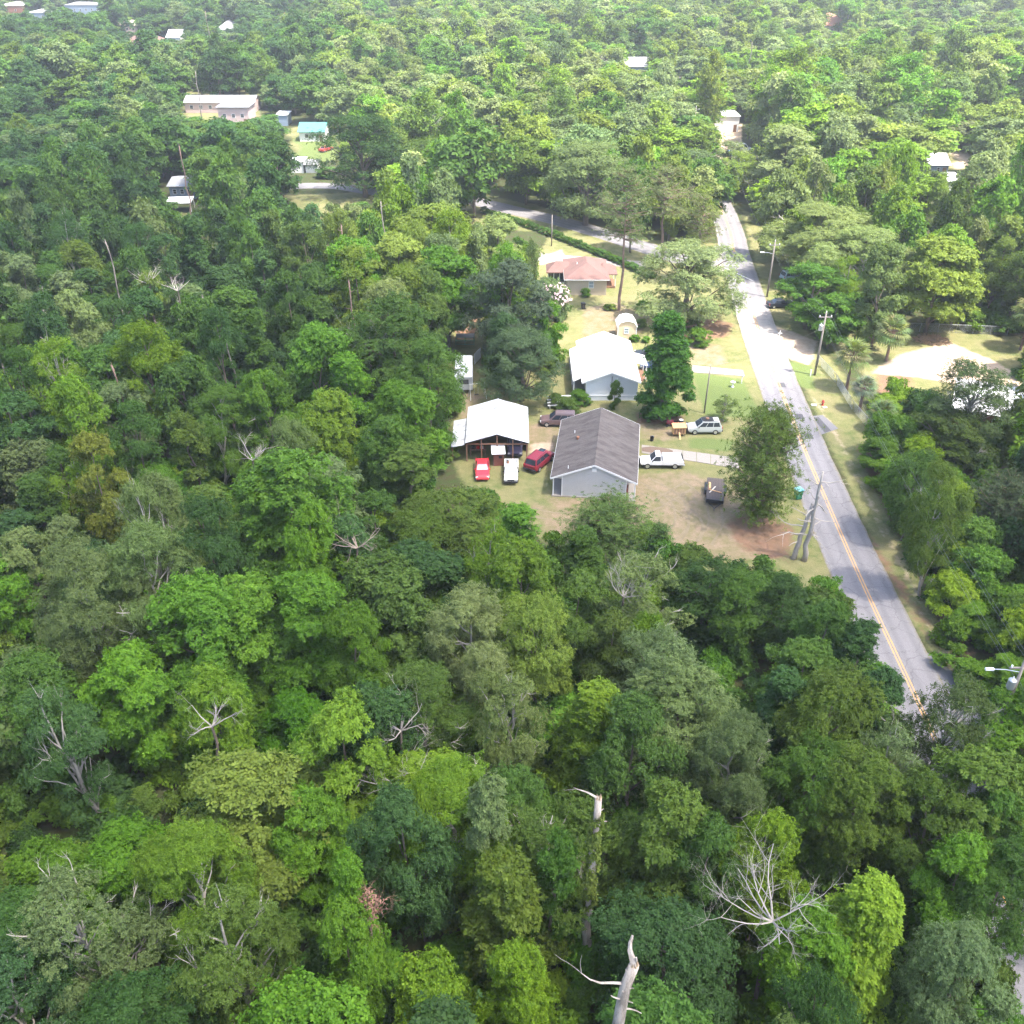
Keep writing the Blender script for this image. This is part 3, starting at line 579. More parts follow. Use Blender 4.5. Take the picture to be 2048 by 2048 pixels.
# brown hip-roofed house
bh = thing('brown_house', 'tan brick house with reddish brown hip roof and porch wings', 'house', (12.9, 158.3, 0), -1)
MB().box(-3.45, 0, 0, 3.4, 10, 2.85).build('wall', TANSIDING, bh)
def hip(root, x0, x1, y0, y1, ze, za, rx0, ry0, rx1, ry1, m, name='roof'):
    mb = MB().add([(x0,y0,ze), (x1,y0,ze), (x1,y1,ze), (x0,y1,ze), (rx0,ry0,za), (rx1,ry1,za)], [(0,1,4), (1,2,5,4), (2,3,5), (3,0,4,5), (3,2,1,0)])
    mb.box(x0, y0, ze-.16, x1, y1, ze-.003); return mb.build(name, m, root)
hr = hip(bh, -3.95, 3.9, -.45, 10.4, 2.95, 4.75, 0, 3.4, 0, 6.6, BSHINGLE)
MB().box(-3.97, -.48, 2.78, 3.92, -.455, 2.93).box(-3.98, -.45, 2.78, -3.955, 10.4, 2.93).build('fascia', TRIM, hr)
hip(bh, -6.95, -2.9, 4.2, 8.6, 2.6, 3.9, -5.2, 6.4, -2.9, 6.4, BSHINGLE, 'wing_roof')
hip(bh, 2.9, 5.5, 3.4, 8.0, 2.6, 3.8, 2.9, 5.7, 4.2, 5.7, BSHINGLE, 'wing_roof')
MB().box(-6.6, 4.7, 0, -3.46, 8.2, .3).box(-6.6, 8.0, .3, -3.46, 8.2, 2.5).build('screen_porch_floor', CONC, bh)
for x in (-6.6, -5.6, -4.6, -3.7): MB().cbox(x, 4.75, 1.35, .14, .12, 2.2).build('porch_post', TRIM, bh)
MB().box(-6.53, 4.9, .3, -3.5, 4.95, 2.4).build('porch_screen', GLASS, bh); MB().box(-6.6, 4.7, .3, -3.5, 4.84, .7).build('porch_rail', TRIM, bh)
for x, y in ((5.2, 3.7), (5.2, 7.7)): MB().cbox(x, y, 1.25, .12, .12, 2.5).build('porch_post', TRIM, bh)
MB().box(3.41, 3.6, 0, 5.25, 7.8, .35).build('porch_deck', WOOD, bh)
window_part(bh, (.75, 0, 1.9), .9, 1.2, 'y-', gm=SCREENG); window_part(bh, (-3.45, 2.2, 1.7), .9, 1.2, 'x-'); MB().lathe([(.07, 0), (.07, .4)], 8, at=(-1.6, 4.4, 4.0)).build('vent_pipe', WHITE, bh)

# generic smaller buildings further off
def cottage(name, label, px, py, wid, dep, hw, za, wallm, roofm, rz=0, hipped=False, flat=False, win=2, cat='house', group=None):
    c = P(px, py); c.z = 0
    o = thing(name, label, cat, c, rz, group); W = wid/2
    if flat:
        MB().box(-W, 0, 0, W, dep, hw).build('wall', wallm, o)
        MB().box(-W-.25, -.25, hw+.003, W+.25, dep+.25, hw+.18).build('roof', roofm, o)
    elif hipped:
        MB().box(-W, 0, 0, W, dep, hw).build('wall', wallm, o)
        k = min(dep/2, W*.8); hip(o, -W-.5, W+.5, -.5, dep+.5, hw+.17, za, -W+k, dep/2, W-k, dep/2, roofm) if wid >= dep else hip(o, -W-.5, W+.5, -.5, dep+.5, hw+.17, za, 0, k, 0, dep-k, roofm)
    else:                                           # ridge along x
        MB().add([(-W,0,0), (-W,dep,0), (-W,dep,hw), (-W,dep/2,za-.12), (-W,0,hw), (W,0,0), (W,dep,0), (W,dep,hw), (W,dep/2,za-.12), (W,0,hw)], [(4,3,2,1,0), (5,6,7,8,9), (0,5,9,4), (1,2,7,6), (4,9,8,3), (3,8,7,2)]).build('wall', wallm, o)
        MB().slab([(-W-.4,-.45,hw-.1), (W+.4,-.45,hw-.1), (W+.4,dep/2,za), (-W-.4,dep/2,za)], .1).slab([(-W-.4,dep/2,za), (W+.4,dep/2,za), (W+.4,dep+.45,hw-.1), (-W-.4,dep+.45,hw-.1)], .1).build('roof', roofm, o)
    for i in range(win):
        x = -W + wid*(i+.7)/(win+.4); window_part(o, (x, 0, hw*.55), min(1.1, wid*.15), 1.1, 'y-')
    if wid > 4: door_part(o, (W*.85-.5, 0, 0), .9, 2.0, 'y-', WOOD)
    return o
FARBOX = []                                        # visible faces of the far buildings, kept free of tree crowns
def far(name, label, box, dep, hw, za, wallm, roofm, **k):
    x0, y0, x1, y1 = box; c = P((x0+x1)/2, y1); w = (x1-x0)*(c.y*cp+CAM_H*sp)/FPX
    wq = x1-x0; FARBOX.append((x0+.16*wq, y0, x1-.16*wq, y0+max(5, .6*(y1-y0))))
    return cottage(name, label, (x0+x1)/2, y1, w, dep, hw, za, wallm, roofm, **k)
FARDEF = (
 ('teal_roof_cottage', 'white cottage with teal metal roof on the green lawn', (600, 248, 650, 283), 8, 2.7, 4.4, WHITE, TEALROOF, {}),
 ('white_outbuilding', 'white outbuilding with flat bright roof near the curving lane', (583, 318, 608, 346), 5, 2.6, 3.4, WHITE, METALROOF, {'flat': True, 'win': 1, 'cat': 'shed'}),
 ('small_white_shed', 'small low white shed next to the flat-roofed outbuilding', (612, 326, 636, 346), 3, 2.2, 3.0, WHITE, GREYROOF, {'win': 0, 'cat': 'shed'}),
 ('blue_mobile_home', 'dark blue-grey mobile home in the shade under large trees', (342, 366, 392, 398), 9, 3.0, 3.9, BLUEWALL, GREYROOF, {'win': 3, 'cat': 'mobile home'}),
 ('long_pink_building', 'long low pinkish building with pale roof and open lot', (372, 196, 510, 226), 9, 3.2, 4.6, PINKWALL, GREYROOF, {'win': 7, 'cat': 'building'}),
 ('pink_house', 'two-storey weathered pink house before the long low building', (440, 212, 500, 252), 9, 5.2, 7.2, PINKWALL, GREYROOF, {'win': 3, 'hipped': True}),
 ('dark_shed', 'small shed with dark front and pale roof near the teal cottage', (554, 222, 576, 252), 6, 3.0, 3.6, BLUEWALL, METALROOF, {'flat': True, 'win': 0, 'cat': 'shed'}),
 ('grey_cottage', 'grey cottage half hidden by bright trees and a bare trunk', (366, 124, 400, 150), 9, 3.0, 5.2, WHITE, GREYROOF, {}),
 ('pale_roof_house', 'house with pale tan roof among dark trees', (112, 144, 160, 158), 10, 3.0, 5.5, WHITE, PALEWOOD, {'hipped': True}),
 ('mint_roof_shed', 'tiny mint white roofed shed beside the pale tan roof', (78, 172, 99, 186), 6, 2.8, 3.6, WHITE, METALROOF, {'win': 0, 'cat': 'shed'}),
 ('brick_warehouse', 'far brick warehouse with long white flat roof', (0, 16, 48, 31), 26, 5, 6, BRICK, METALROOF, {'flat': True, 'cat': 'building'}),
 ('white_warehouse', 'far white warehouse with low bright roof and dark doors', (58, 28, 99, 42), 20, 4, 5, BLUEWALL, METALROOF, {'flat': True, 'cat': 'building'}),
 ('pale_warehouse', 'far pale grey building with a very long flat roof', (132, 16, 205, 30), 20, 5, 6, BLUEWALL, GREYROOF, {'flat': True, 'win': 6, 'cat': 'building'}),
 ('cream_roof_building', 'far building with wide cream roof between treetops', (225, 54, 288, 68), 16, 4, 5.5, PINKWALL, PALEWOOD, {'win': 5, 'cat': 'building'}),
 ('red_brown_roof_house', 'far house with long reddish brown hip roof', (254, 82, 314, 100), 12, 3.2, 6.5, PINKWALL, BSHINGLE, {'hipped': True, 'win': 4}),
 ('tall_white_house', 'far narrow white gabled house next to the reddish roof', (337, 66, 363, 96), 12, 4.5, 7, WHITE, METALROOF, {'win': 1}),
 ('grey_roof_house', 'far house showing a broad grey roof in the trees', (435, 56, 472, 76), 14, 3.5, 7, WHITE, GREYROOF, {'hipped': True}),
 ('terracotta_roof_house', 'far small house with orange terracotta roof', (551, 30, 582, 43), 14, 3.5, 7, WHITE, ORROOF, {'hipped': True}),
 ('white_van_shed', 'bright white shed peeking between round trees', (901, 112, 927, 132), 8, 3, 4.4, WHITE, METALROOF, {'win': 0, 'cat': 'shed'}),
 ('blue_grey_house', 'blue-grey house behind bushy shrubs', (1249, 130, 1308, 152), 11, 3.4, 6, BLUEWALL, GREYROOF, {'win': 3}),
 ('grey_gable_cabin', 'far little cabin with light grey roof below pale bushes', (1066, 98, 1083, 110), 8, 3, 5, WHITE, GREYROOF, {'win': 0}),
 ('rosy_roof_house', 'far low house with rosy grey roof under tall trees', (1356, 82, 1384, 93), 12, 3, 5.5, WHITE, BSHINGLE, {'hipped': True, 'win': 1}),
 ('orange_hip_roof_house', 'large far house with broad orange hip roof', (1639, 40, 1698, 72), 22, 4.5, 9, PALEWOOD, ORROOF, {'hipped': True, 'win': 4}),
 ('white_workshop', 'large bright white workshop at the sandy lot', (1428, 240, 1476, 264), 10, 4.2, 4.6, WHITE, METALROOF, {'flat': True, 'win': 0, 'cat': 'workshop'}),
 ('white_roof_bungalow', 'bungalow with white sloping roof amid bright shrubs', (1854, 324, 1893, 352), 8, 2.8, 4.6, BLUEWALL, METALROOF, {'win': 1}),
 ('white_garage', 'low garage with white roof next to the white roofed bungalow', (1890, 357, 1928, 386), 8, 2.6, 3.6, WHITE, METALROOF, {'win': 0, 'flat': True, 'cat': 'garage'}),
 ('thin_white_roof_house', 'far house showing just a thin white roof edge', (1776, 66, 1800, 77), 12, 3, 5, WHITE, METALROOF, {'win': 1}),
)
for nm, lb, bx_, dep, hw_, za_, wm, rm, kw in FARDEF: far(nm, lb, bx_, dep, hw_, za_, wm, rm, **kw)
# carport in the shade on the left
cpo = P(360, 428); cr = thing('carport', 'white flat-roofed carport in front of the blue-grey mobile home', 'carport', (cpo.x, cpo.y, 0), 8)
MB().slab([(-2.7, 0, 2.3), (2.7, 0, 2.3), (2.7, 5, 2.45), (-2.7, 5, 2.45)], .1).build('roof', METALROOF, cr)
for x in (-2.5, 2.5):
    for y in (.2, 4.8): MB().cbox(x, y, 1.1, .1, .1, 2.2).build('post', WHITE, cr)
# white-roofed house on the right behind the oaks
rh = thing('sheet_metal_house', 'brick house with wide white metal roof behind the roadside oaks', 'house', tuple(P(1985, 868).xy) + (0,), -24)
MB().box(-5, 0, 0, 9, 9, 2.8).build('wall', BRICK, rh)
MB().slab([(-5.6, -.6, 2.85), (9.6, -.6, 2.85), (9.6, 4.5, 4.3), (-5.6, 4.5, 4.3)], .08).slab([(-5.6, 4.5, 4.3), (9.6, 4.5, 4.3), (9.6, 9.6, 2.85), (-5.6, 9.6, 2.85)], .08).build('roof', METALROOF, rh)
for x in (-3, 0, 3): window_part(rh, (x, 0, 1.5), 1.1, 1.2, 'y-')
# silver camper behind the barn
ca = thing('camper_trailer', 'pale silver camper trailer half hidden by trees behind the barn', 'camper', tuple(P(928, 788).xy) + (0,), 2)
bevel(MB().box(-1.25, 0, .5, 1.25, 7.2, 2.7).build('body', mat('camper_aluminium', (.56, .59, .64), .4, .2, var=.08, stripes=(1, .6, .01)), ca), .18, 3)
for y in (3.0, 4.0):
    for x in (-1.2, 1.2): MB().tube([(x-.1, y, .36), (x+.1, y, .36)], .36, 14).build('wheel', TYRE, ca)
MB().box(-.06, -1.2, .45, .06, .3, .55).build('hitch', DARKM, ca); MB().box(-.7, -.02, 1.5, .7, .02, 2.2).build('window', GLASS, ca)
sw = thing('swing_frame', 'white A-frame swing set standing behind the barn', 'swing set', tuple(P(955, 795).xy) + (0,), 15)
for x in (-1.0, 1.0):
    for y in (-.7, .7): MB().tube([(x*1.12, y, 0), (x, 0, 2.1)], .035, 6).build('leg', WHITE, sw)
MB().tube([(-1.1, 0, 2.1), (1.1, 0, 2.1)], .04, 6).build('top_bar', WHITE, sw)
for x in (-.4, .1): MB().tube([(x, 0, 2.1), (x, 0, .5)], .012, 4).build('chain', STEEL, sw)
MB().box(-.45, -.1, .46, .15, .1, .5).build('seat', BLACK, sw)
lr = thing('ladder_rack', 'stack of white aluminium ladder frames behind the brown crossover', 'rack', tuple(P(1122, 818).xy) + (0,), 6)
for i in range(4): MB().box(-1.8, i*.45, .5+.22*i, 1.8, i*.45+.16, .62+.22*i).build('rail', WHITE, lr)
for x in (-1.5, 0, 1.5): MB().box(x-.05, 0, 0, x+.05, 1.5, .5).build('trestle', STEEL, lr)

# ------------------------------------------------------------------ vehicles
def wheel(root, x, y, r=.36, wd=.24):
    t = MB().tube([(x, y-wd/2, r), (x, y+wd/2, r)], r, 18).build('wheel', TYRE, root); t_ = bevel(t, .03, 1)
    s = 1 if y > 0 else -1
    MB().tube([(x, y+s*(wd/2-.03), r), (x, y+s*(wd/2+.012), r)], r*.62, 14).build('rim', RIM, t); return t
def loft(st, cap=True):
    mb = MB(); n = 8
    for x, zb, zt, w in st:
        zm = zb*.55+zt*.45
        mb.v += [(x, -w*.9, zb), (x, -w, zb+.1), (x, -w, zm), (x, -w*.93, zt-.02), (x, -w*.82, zt), (x, w*.82, zt), (x, w*.93, zt-.02), (x, w, zm), (x, w, zb+.1), (x, w*.9, zb)]
    n = 10
    for i in range(len(st)-1):
        for j in range(n):
            a, b_ = i*n+j, i*n+(j+1) % n; mb.f.append((a, b_, b_+n, a+n)); mb.m.append(0)
    mb.f.append(tuple(range(n-1, -1, -1))); mb.m.append(0); k = (len(st)-1)*n; mb.f.append(tuple(range(k, k+n))); mb.m.append(0)
    return mb
def cabin(root, xr, xf, rr, rf, zb, zr, wb, wr, pm, gm=GLASS, panes=2, roofm=None, screen=None):
    # rear base xr, front base xf, rear roof rr, front roof rf
    mb = MB().hexa([(xr, -wb, zb), (xf, -wb, zb), (xf, wb, zb), (xr, wb, zb)], [(rr, -wr, zr), (rf, -wr, zr), (rf, wr, zr), (rr, wr, zr)])
    c = bevel(mb.build('cabin', pm, root), .05, 2)
    def pane(name, q, m):
        q = [Vector(p) for p in q]; nrm = (q[1]-q[0]).cross(q[3]-q[0]).normalized()
        MB().hexa([p-nrm*.03 for p in q], [p+nrm*.012 for p in q]).build(name, m, root)
    def lerp(a, b_, t): return tuple(a[i]+(b_[i]-a[i])*t for i in range(3))
    def sub(a, b_, c_, d, u0, u1, v0, v1):          # corners a(bottom0) b(bottom1) c(top1) d(top0)
        f = lambda u, v: lerp(lerp(a, b_, u), lerp(d, c_, u), v); return [f(u0, v0), f(u1, v0), f(u1, v1), f(u0, v1)]
    pane('windscreen', sub((xf, -wb, zb), (xf, wb, zb), (rf, wr, zr), (rf, -wr, zr), .07, .93, .08, .9), screen or gm)
    pane('rear_window', sub((xr, wb, zb), (xr, -wb, zb), (rr, -wr, zr), (rr, wr, zr), .08, .92, .12, .88), gm)
    for i in range(panes):
        u0, u1 = .05+.9*i/panes+.015, .05+.9*(i+1)/panes-.015
        pane('side_window', sub((xr, -wb, zb), (xf, -wb, zb), (rf, -wr, zr), (rr, -wr, zr), u0, u1, .1, .86), gm)
        pane('side_window', sub((xf, wb, zb), (xr, wb, zb), (rr, wr, zr), (rf, wr, zr), 1-u1, 1-u0, .1, .86), gm)
    return c
def lights(root, xf, xr, w, zf, zr):
    for s in (-1, 1):
        MB().cbox(xf, s*(w-.2), zf, .1, .3, .16).build('headlight', LIGHTL, root); MB().cbox(xr, s*(w-.14), zr, .08, .16, .28).build('tail_light', TAIL, root)
def bumper(root, x, w, z=.45, m=None): bevel(MB().cbox(x, 0, z, .16, w*2*.96, .2).build('bumper', m or DARKM, root), .03, 1)
def mirrors(root, x, w, z, m):
    for s in (-1, 1): MB().cbox(x, s*(w+.08), z, .1, .18, .14).build('mirror', m, root)
def suv(name, label, loc, rz, pm, L=4.7, W=.92, H=1.78, rack=True, group=None, trimm=None, screen=None, cat='car'):
    o = thing(name, label, cat, loc, rz, group); f, r = L/2, -L/2
    bevel(loft([(r, .5, .98, W*.93), (r+.12, .34, 1.05, W), (r+L*.35, .3, 1.05, W), (f-L*.30, .3, 1.04, W), (f-L*.26, .3, 1.02, W), (f-.25, .34, .9, W*.97), (f, .45, .75, W*.88)]).build('body', pm, o), .03, 2)
    cabin(o, r+.08, f-L*.24, r+.38, f-L*.42, 1.03, H, W*.92, W*.76, pm, panes=3, screen=screen)
    for x in (f-.85, r+.85):
        for y in (-W+.1, W-.1): wheel(o, x, y)
    lights(o, f-.05, r+.02, W, .74, .95); bumper(o, f+.0, W, .48, trimm); bumper(o, r-.02, W, .5, trimm); mirrors(o, f-L*.3, W*.93, 1.08, trimm or pm)
    MB().cbox(f+.02, 0, .68, .06, W*.9, .14).build('grille', DARKM, o)
    if rack:
        for s in (-1, 1): MB().tube([(r+.6, s*W*.68, H+.06), (f-L*.46, s*W*.68, H+.06)], .025, 6).build('roof_rail', DARKM, o)
    return o
def sedan(name, label, loc, rz, pm, L=4.5, W=.86, H=1.38, group=None, screen=None):
    o = thing(name, label, 'car', loc, rz, group); f, r = L/2, -L/2
    bevel(loft([(r, .5, .82, W*.9), (r+.2, .3, .92, W), (r+L*.22, .25, .95, W), (f-L*.32, .25, .93, W), (f-.3, .3, .78, W*.96), (f, .42, .62, W*.82)]).build('body', pm, o), .03, 2)
    cabin(o, r+L*.16, f-L*.28, r+L*.30, f-L*.45, .92, H, W*.9, W*.7, pm, panes=2, screen=screen)
    for x in (f-.85, r+.8):
        for y in (-W+.1, W-.1): wheel(o, x, y, .32, .2)
    lights(o, f-.08, r+.02, W, .62, .78); bumper(o, f-.02, W*.92, .42, pm); bumper(o, r+.0, W, .45, pm); mirrors(o, f-L*.33, W*.92, .96, pm); return o
def pickup(name, label, loc, rz, pm, L=5.1, W=.9, H=1.72, cap=False, junk=False, lower=None, screen=None):
    o = thing(name, label, 'pickup truck', loc, rz); f, r = L/2, -L/2; cb = f-2.55
    bevel(loft([(cb-.02, .42, 1.02, W), (f-1.3, .42, 1.02, W), (f-1.2, .42, 1.0, W), (f-.25, .45, .9, W*.97), (f, .5, .8, W*.9)]).build('body', pm, o), .03, 2)
    cabin(o, cb+.05, f-1.2, cb+.16, f-1.85, 1.01, H, W*.94, W*.8, pm, panes=1, screen=screen)
    bed = MB().box(r, -W, .5, cb-.05, W, .62)
    for s in (-1, 1): bed.box(r, min(s*W, s*(W-.1)), .62, cb-.05, max(s*W, s*(W-.1)), 1.02)
    bed.box(cb-.13, -W+.1, .62, cb-.05, W-.1, 1.02).build('bed', pm, o)
    MB().box(r-.01, -W+.1, .6, r+.06, W-.1, 1.0).build('tailgate', pm, o)
    if lower: MB().box(r+.02, -W-.006, .44, f-.3, W+.006, .56).build('lower_trim', lower, o)
    if cap: bevel(MB().hexa([(r+.05, -W+.03, 1.03), (cb-.1, -W+.03, 1.03), (cb-.1, W-.03, 1.03), (r+.05, W-.03, 1.03)], [(r+.3, -W+.14, 1.42), (cb-.12, -W+.14, 1.42), (cb-.12, W-.14, 1.42), (r+.3, W-.14, 1.42)]).build('bed_cap', pm, o), .04, 2); MB().hexa([(r+.0, -W+.1, 1.06), (r+.05, -W+.1, 1.06), (r+.05, W-.1, 1.06), (r+.0, W-.1, 1.06)], [(r+.22, -W+.2, 1.46), (r+.27, -W+.2, 1.46), (r+.27, W-.2, 1.46), (r+.22, W-.2, 1.46)]).build('cap_hatch', BLACK, o)
    if junk:
        rn = random.Random(2)
        for i in range(7): MB().cbox(r+.4+rn.random()*1.5, rn.uniform(-.5, .5), .72+rn.random()*.2, .3+rn.random()*.4, .25, .2+rn.random()*.2).build('load_item', [BLACK, STEEL, WOOD, DARKM][i % 4], o)
    for x in (f-.85, r+1.05):
        for y in (-W+.1, W-.1): wheel(o, x, y, .37)
    lights(o, f-.03, r+.0, W, .76, .82); bumper(o, f+.02, W, .5, DARKM); bumper(o, r-.05, W, .5, STEEL); mirrors(o, f-1.4, W*.95, 1.1, BLACK); MB().cbox(f+.01, 0, .74, .06, W*.95, .16).build('grille', DARKM, o)
    return o
s1 = suv('maroon_suv', 'maroon SUV with sunroof parked at an angle by the barn', (3.35, 99.9, 0), 58, PMAROON, L=4.75)
MB().cbox(.55, 0, 1.785, .7, .75, .03).build('sunroof', GLASS, s1)
sedan('red_coupe', 'bright red coupe parked nose out beside the trees', (-3.55, 97.9, 0), -88, PRED, L=4.2, screen=SCREENG)
pickup('old_white_pickup', 'worn white pickup with junk in its bed facing out', (-.1, 97.3, 0), -91, PWHITE2, L=4.6, W=.84, H=1.6, junk=True, screen=SCREENG)
suv('brown_crossover', 'brown crossover parked behind the grey house', (6.1, 110.4, 0), 177, PBROWN, L=4.8)
pickup('white_pickup', 'clean white pickup with bed cap beside the grey house', (18.1, 99.7, 0), 179, PWHITE, L=5.2, cap=True, lower=BLACK)
s2 = suv('silver_suv', 'silver SUV with roof rack parked on the grass', (24.75, 108.4, 0), 181, PSILVER, L=4.35, H=1.74, trimm=DARKM)
MB().cbox(-.3, 0, 1.83, 1.5, 1.1, .03).build('rack_frame', DARKM, s2); MB().lathe([(.2, 1.84), (.25, 1.92), (.2, 2.0)], 12, at=(-.3, 0, 0)).build('rack_load', WOOD, s2)
suv('purple_van', 'dusty purple-grey van stored inside the open barn', (.35, 103.6, 0), -90, PPURPLE, L=4.6, rack=False, cat='van')
suv('black_suv', 'black SUV parked next to the white house side porch', (20.6, 131.6, 0), 172, PBLACK, L=4.6)
sedan('blue_sedan', 'dark blue sedan mostly hidden behind the cone-shaped tree', (21.0, 127.6, 0), 175, paint('navy_paint', (.03, .05, .11)))
c = P(1574, 562); suv('pale_blue_suv', 'pale blue SUV nosed into the bushes across the road', (c.x+1.0, c.y+.6, 0), 20, PBLUE, L=4.4)
c = P(1542, 616); sedan('black_sedan', 'black sedan tail sticking out of bushes near the lamp pole', (c.x+1.7, c.y+.6, 0), 8, PBLACK)
c = P(652, 302); sedan('red_sedan', 'small faded red car on the lawn by the teal cottage', (c.x, c.y, 0), 60, paint('dull_red_paint', (.42, .06, .05)))
c = P(1462, 312); sedan('blue_car', 'blue car parked near the sandy lot', (c.x, c.y, 0), 5, paint('blue_paint', (.05, .18, .34)))
c = P(1485, 303); suv('white_van', 'white van parked by the sandy lot', (c.x, c.y, 0), 10, PWHITE, L=5.2, H=2.1, rack=False, cat='van')
c = P(1470, 325); sedan('tan_sedan', 'tan sedan parked at the lot entrance beside the road', (c.x, c.y, 0), 2, PTAN)
c = P(243, 372); pickup('shaded_white_pickup', 'white pickup peeping out of dark trees near the mobile home', (c.x, c.y, 0), 20, PWHITE)

# flatbed trailer with lumber
tr = thing('flatbed_trailer', 'dark flatbed trailer with loose lumber on its deck', 'trailer', (23.45, 93.1, 0), -12)
pl = MB().box(-.95, 0, 0, -.655, 5.1, .05).mesh('deck_plank', DECK)
for i in range(6):
    q = obj('deck_plank', pl, tr); q.location = (i*.32, -2.55, .62+(.006 if i % 2 else 0))
MB().box(-1.0, -2.6, .5, 1.0, 2.6, .615).build('frame', DARKM, tr)
for x in (-1.12, 1.12):
    for y in (-.1, .75): MB().tube([(x-.1, y, .33), (x+.1, y, .33)], .33, 14).build('wheel', TYRE, tr)
    MB().box(x-.14, -.55, .7, x+.14, 1.2, .75).build('mudguard', DARKM, tr)
MB().tube([(-.9, -2.55, .52), (0, -3.9, .5)], .05, 5).tube([(.9, -2.55, .52), (0, -3.9, .5)], .05, 5).tube([(0, -3.85, .5), (0, -4.3, .46)], .05, 5).build('tongue', DARKM, tr)
MB().box(-.95, -2.75, .45, .95, -2.62, .9).build('headboard', BLACK, tr)
lb = thing('lumber_board', 'pale boards lying loose across the trailer deck', 'lumber', (23.1, 93.0, .68), 55); lb['group'] = 'boards on the trailer'
MB().box(-.8, -.06, 0, .8, .06, .05).build('board', PALEWOOD, lb)
lb2 = thing('orange_board', 'short orange plank lying on the trailer deck', 'lumber', (22.95, 93.9, .68), 80); MB().box(-.7, -.12, 0, .7, .12, .06).build('board', LUMBER, lb2)
lb3 = thing('lumber_board', 'pale boards lying loose across the trailer deck', 'lumber', (23.3, 92.6, .73), -30); lb3['group'] = 'boards on the trailer'
MB().box(-.8, -.05, 0, .8, .05, .05).build('board', LUMBER, lb3)
# yard things
hu = thing('wooden_hutch', 'orange-brown wooden hutch with a ramp on the bare soil', 'hutch', (21.35, 107.4, 0), 3)
MB().box(-.8, -.4, .35, .8, .5, 1.25).build('box', LUMBER, hu); MB().slab([(-.9, -.5, 1.32), (.9, -.5, 1.32), (.9, .6, 1.5), (-.9, .6, 1.5)], .05).build('lid', LUMBER, hu)
for x in (-.72, .72):
    for y in (-.33, .42): MB().cbox(x, y, .18, .08, .08, .36).build('leg', WOOD, hu)
for i in range(4): MB().box(-.7+i*.36, -.43, .45, -.42+i*.36, -.402, 1.15).build('front_panel', WOOD, hu)
MB().hexa([(-.1, -1.15, 0), (.1, -1.15, 0), (.1, -1.1, 0), (-.1, -1.1, 0)], [(-.1, -.45, .6), (.1, -.45, .6), (.1, -.43, .64), (-.1, -.43, .64)]).build('ramp', LUMBER, hu)
bk = thing('black_bucket', 'small black bucket standing on the grass by the grey house', 'bucket', (17.75, 105.9, 0)); MB().lathe([(.2, 0), (.26, .62), (.22, .6), (.18, .08)], 14).build('shell', BLACK, bk); MB().tube([(-.26, 0, .6), (0, 0, .78), (.26, 0, .6)], .012, 4).build('handle', STEEL, bk)
dr = thing('dark_drum', 'dark blue drum with pale lid beside the silver SUV', 'drum', (22.0, 109.9, 0)); MB().lathe([(.3, 0), (.31, .3), (.3, .32), (.31, .6), (.3, .9)], 16).build('shell', PBLACK, dr); MB().lathe([(.27, .9), (.27, .95)], 16).build('lid', WHITE, dr)
ty = thing('loose_tyre', 'worn tyre propped next to the dark drum', 'tyre', (22.75, 109.7, 0)); MB().tube([(.0, -.12, .33), (0, .12, .33)], .33, 16).build('tread', TYRE, ty); MB().tube([(0, -.125, .33), (0, .125, .33)], .19, 14).build('hub', RIM, ty)
mw = thing('red_mower', 'dark red riding mower in the shade of the cone-shaped tree', 'mower', (20.9, 110.0, 0), 170)
bevel(loft([(-.8, .35, .6, .36), (-.1, .3, .62, .4), (.0, .3, .85, .34), (.75, .35, .8, .3)]).build('body', PMAROON, mw), .03); MB().box(-.65, -.2, .62, -.2, .2, .72).box(-.68, -.2, .7, -.6, .2, 1.05).build('seat', BLACK, mw)
for x, y, r in ((-.5, -.4, .25), (-.5, .4, .25), (.6, -.36, .18), (.6, .36, .18)): MB().tube([(x, y-.09, r), (x, y+.09, r)], r, 12).build('wheel', TYRE, mw)
MB().tube([(.0, 0, .85), (-.12, 0, 1.1)], .02, 5).build('steering_column', DARKM, mw)
def bin_(name, label, loc, bm, lm, s=1.0):
    o = thing(name, label, 'trash bin', loc, 20); bevel(MB().hexa([(-.24*s, -.26*s, .1), (.24*s, -.26*s, .1), (.24*s, .26*s, .1), (-.24*s, .26*s, .1)], [(-.31*s, -.34*s, 1.0*s), (.31*s, -.34*s, 1.0*s), (.31*s, .34*s, 1.0*s), (-.31*s, .34*s, 1.0*s)]).build('body', bm, o), .04)
    bevel(MB().box(-.34*s, -.37*s, 1.0*s, .34*s, .37*s, 1.1*s).build('lid', lm, o), .04)
    for y in (-.22, .22): MB().tube([(.26*s, y-.04, .13), (.26*s, y+.04, .13)], .13, 10).build('wheel', BLACK, o)
    return o
bin_('green_bin', 'green wheeled bin with light blue lid at the road edge', (32.75, 92.1, 0), GREENBIN, BLUELID, 1.25)
bin_('dark_bin', 'dark wheeled bin standing on the lawn by the brown house', tuple(P(1166, 618).xy)+(0,), BLACK, BLACK)
hy = thing('fire_hydrant', 'red fire hydrant on the sandy verge', 'hydrant', (42.2, 116.0, 0))
MB().lathe([(.17, 0), (.17, .06), (.12, .08), (.12, .55), (.16, .57), (.16, .62), (.1, .74), (.04, .8)], 12).build('barrel', HYD, hy)
MB().tube([(-.24, 0, .45), (.24, 0, .45)], .06, 8).build('nozzle', HYD, hy); MB().tube([(0, 0, .42), (0, -.22, .42)], .075, 8).build('pumper_nozzle', HYD, hy)
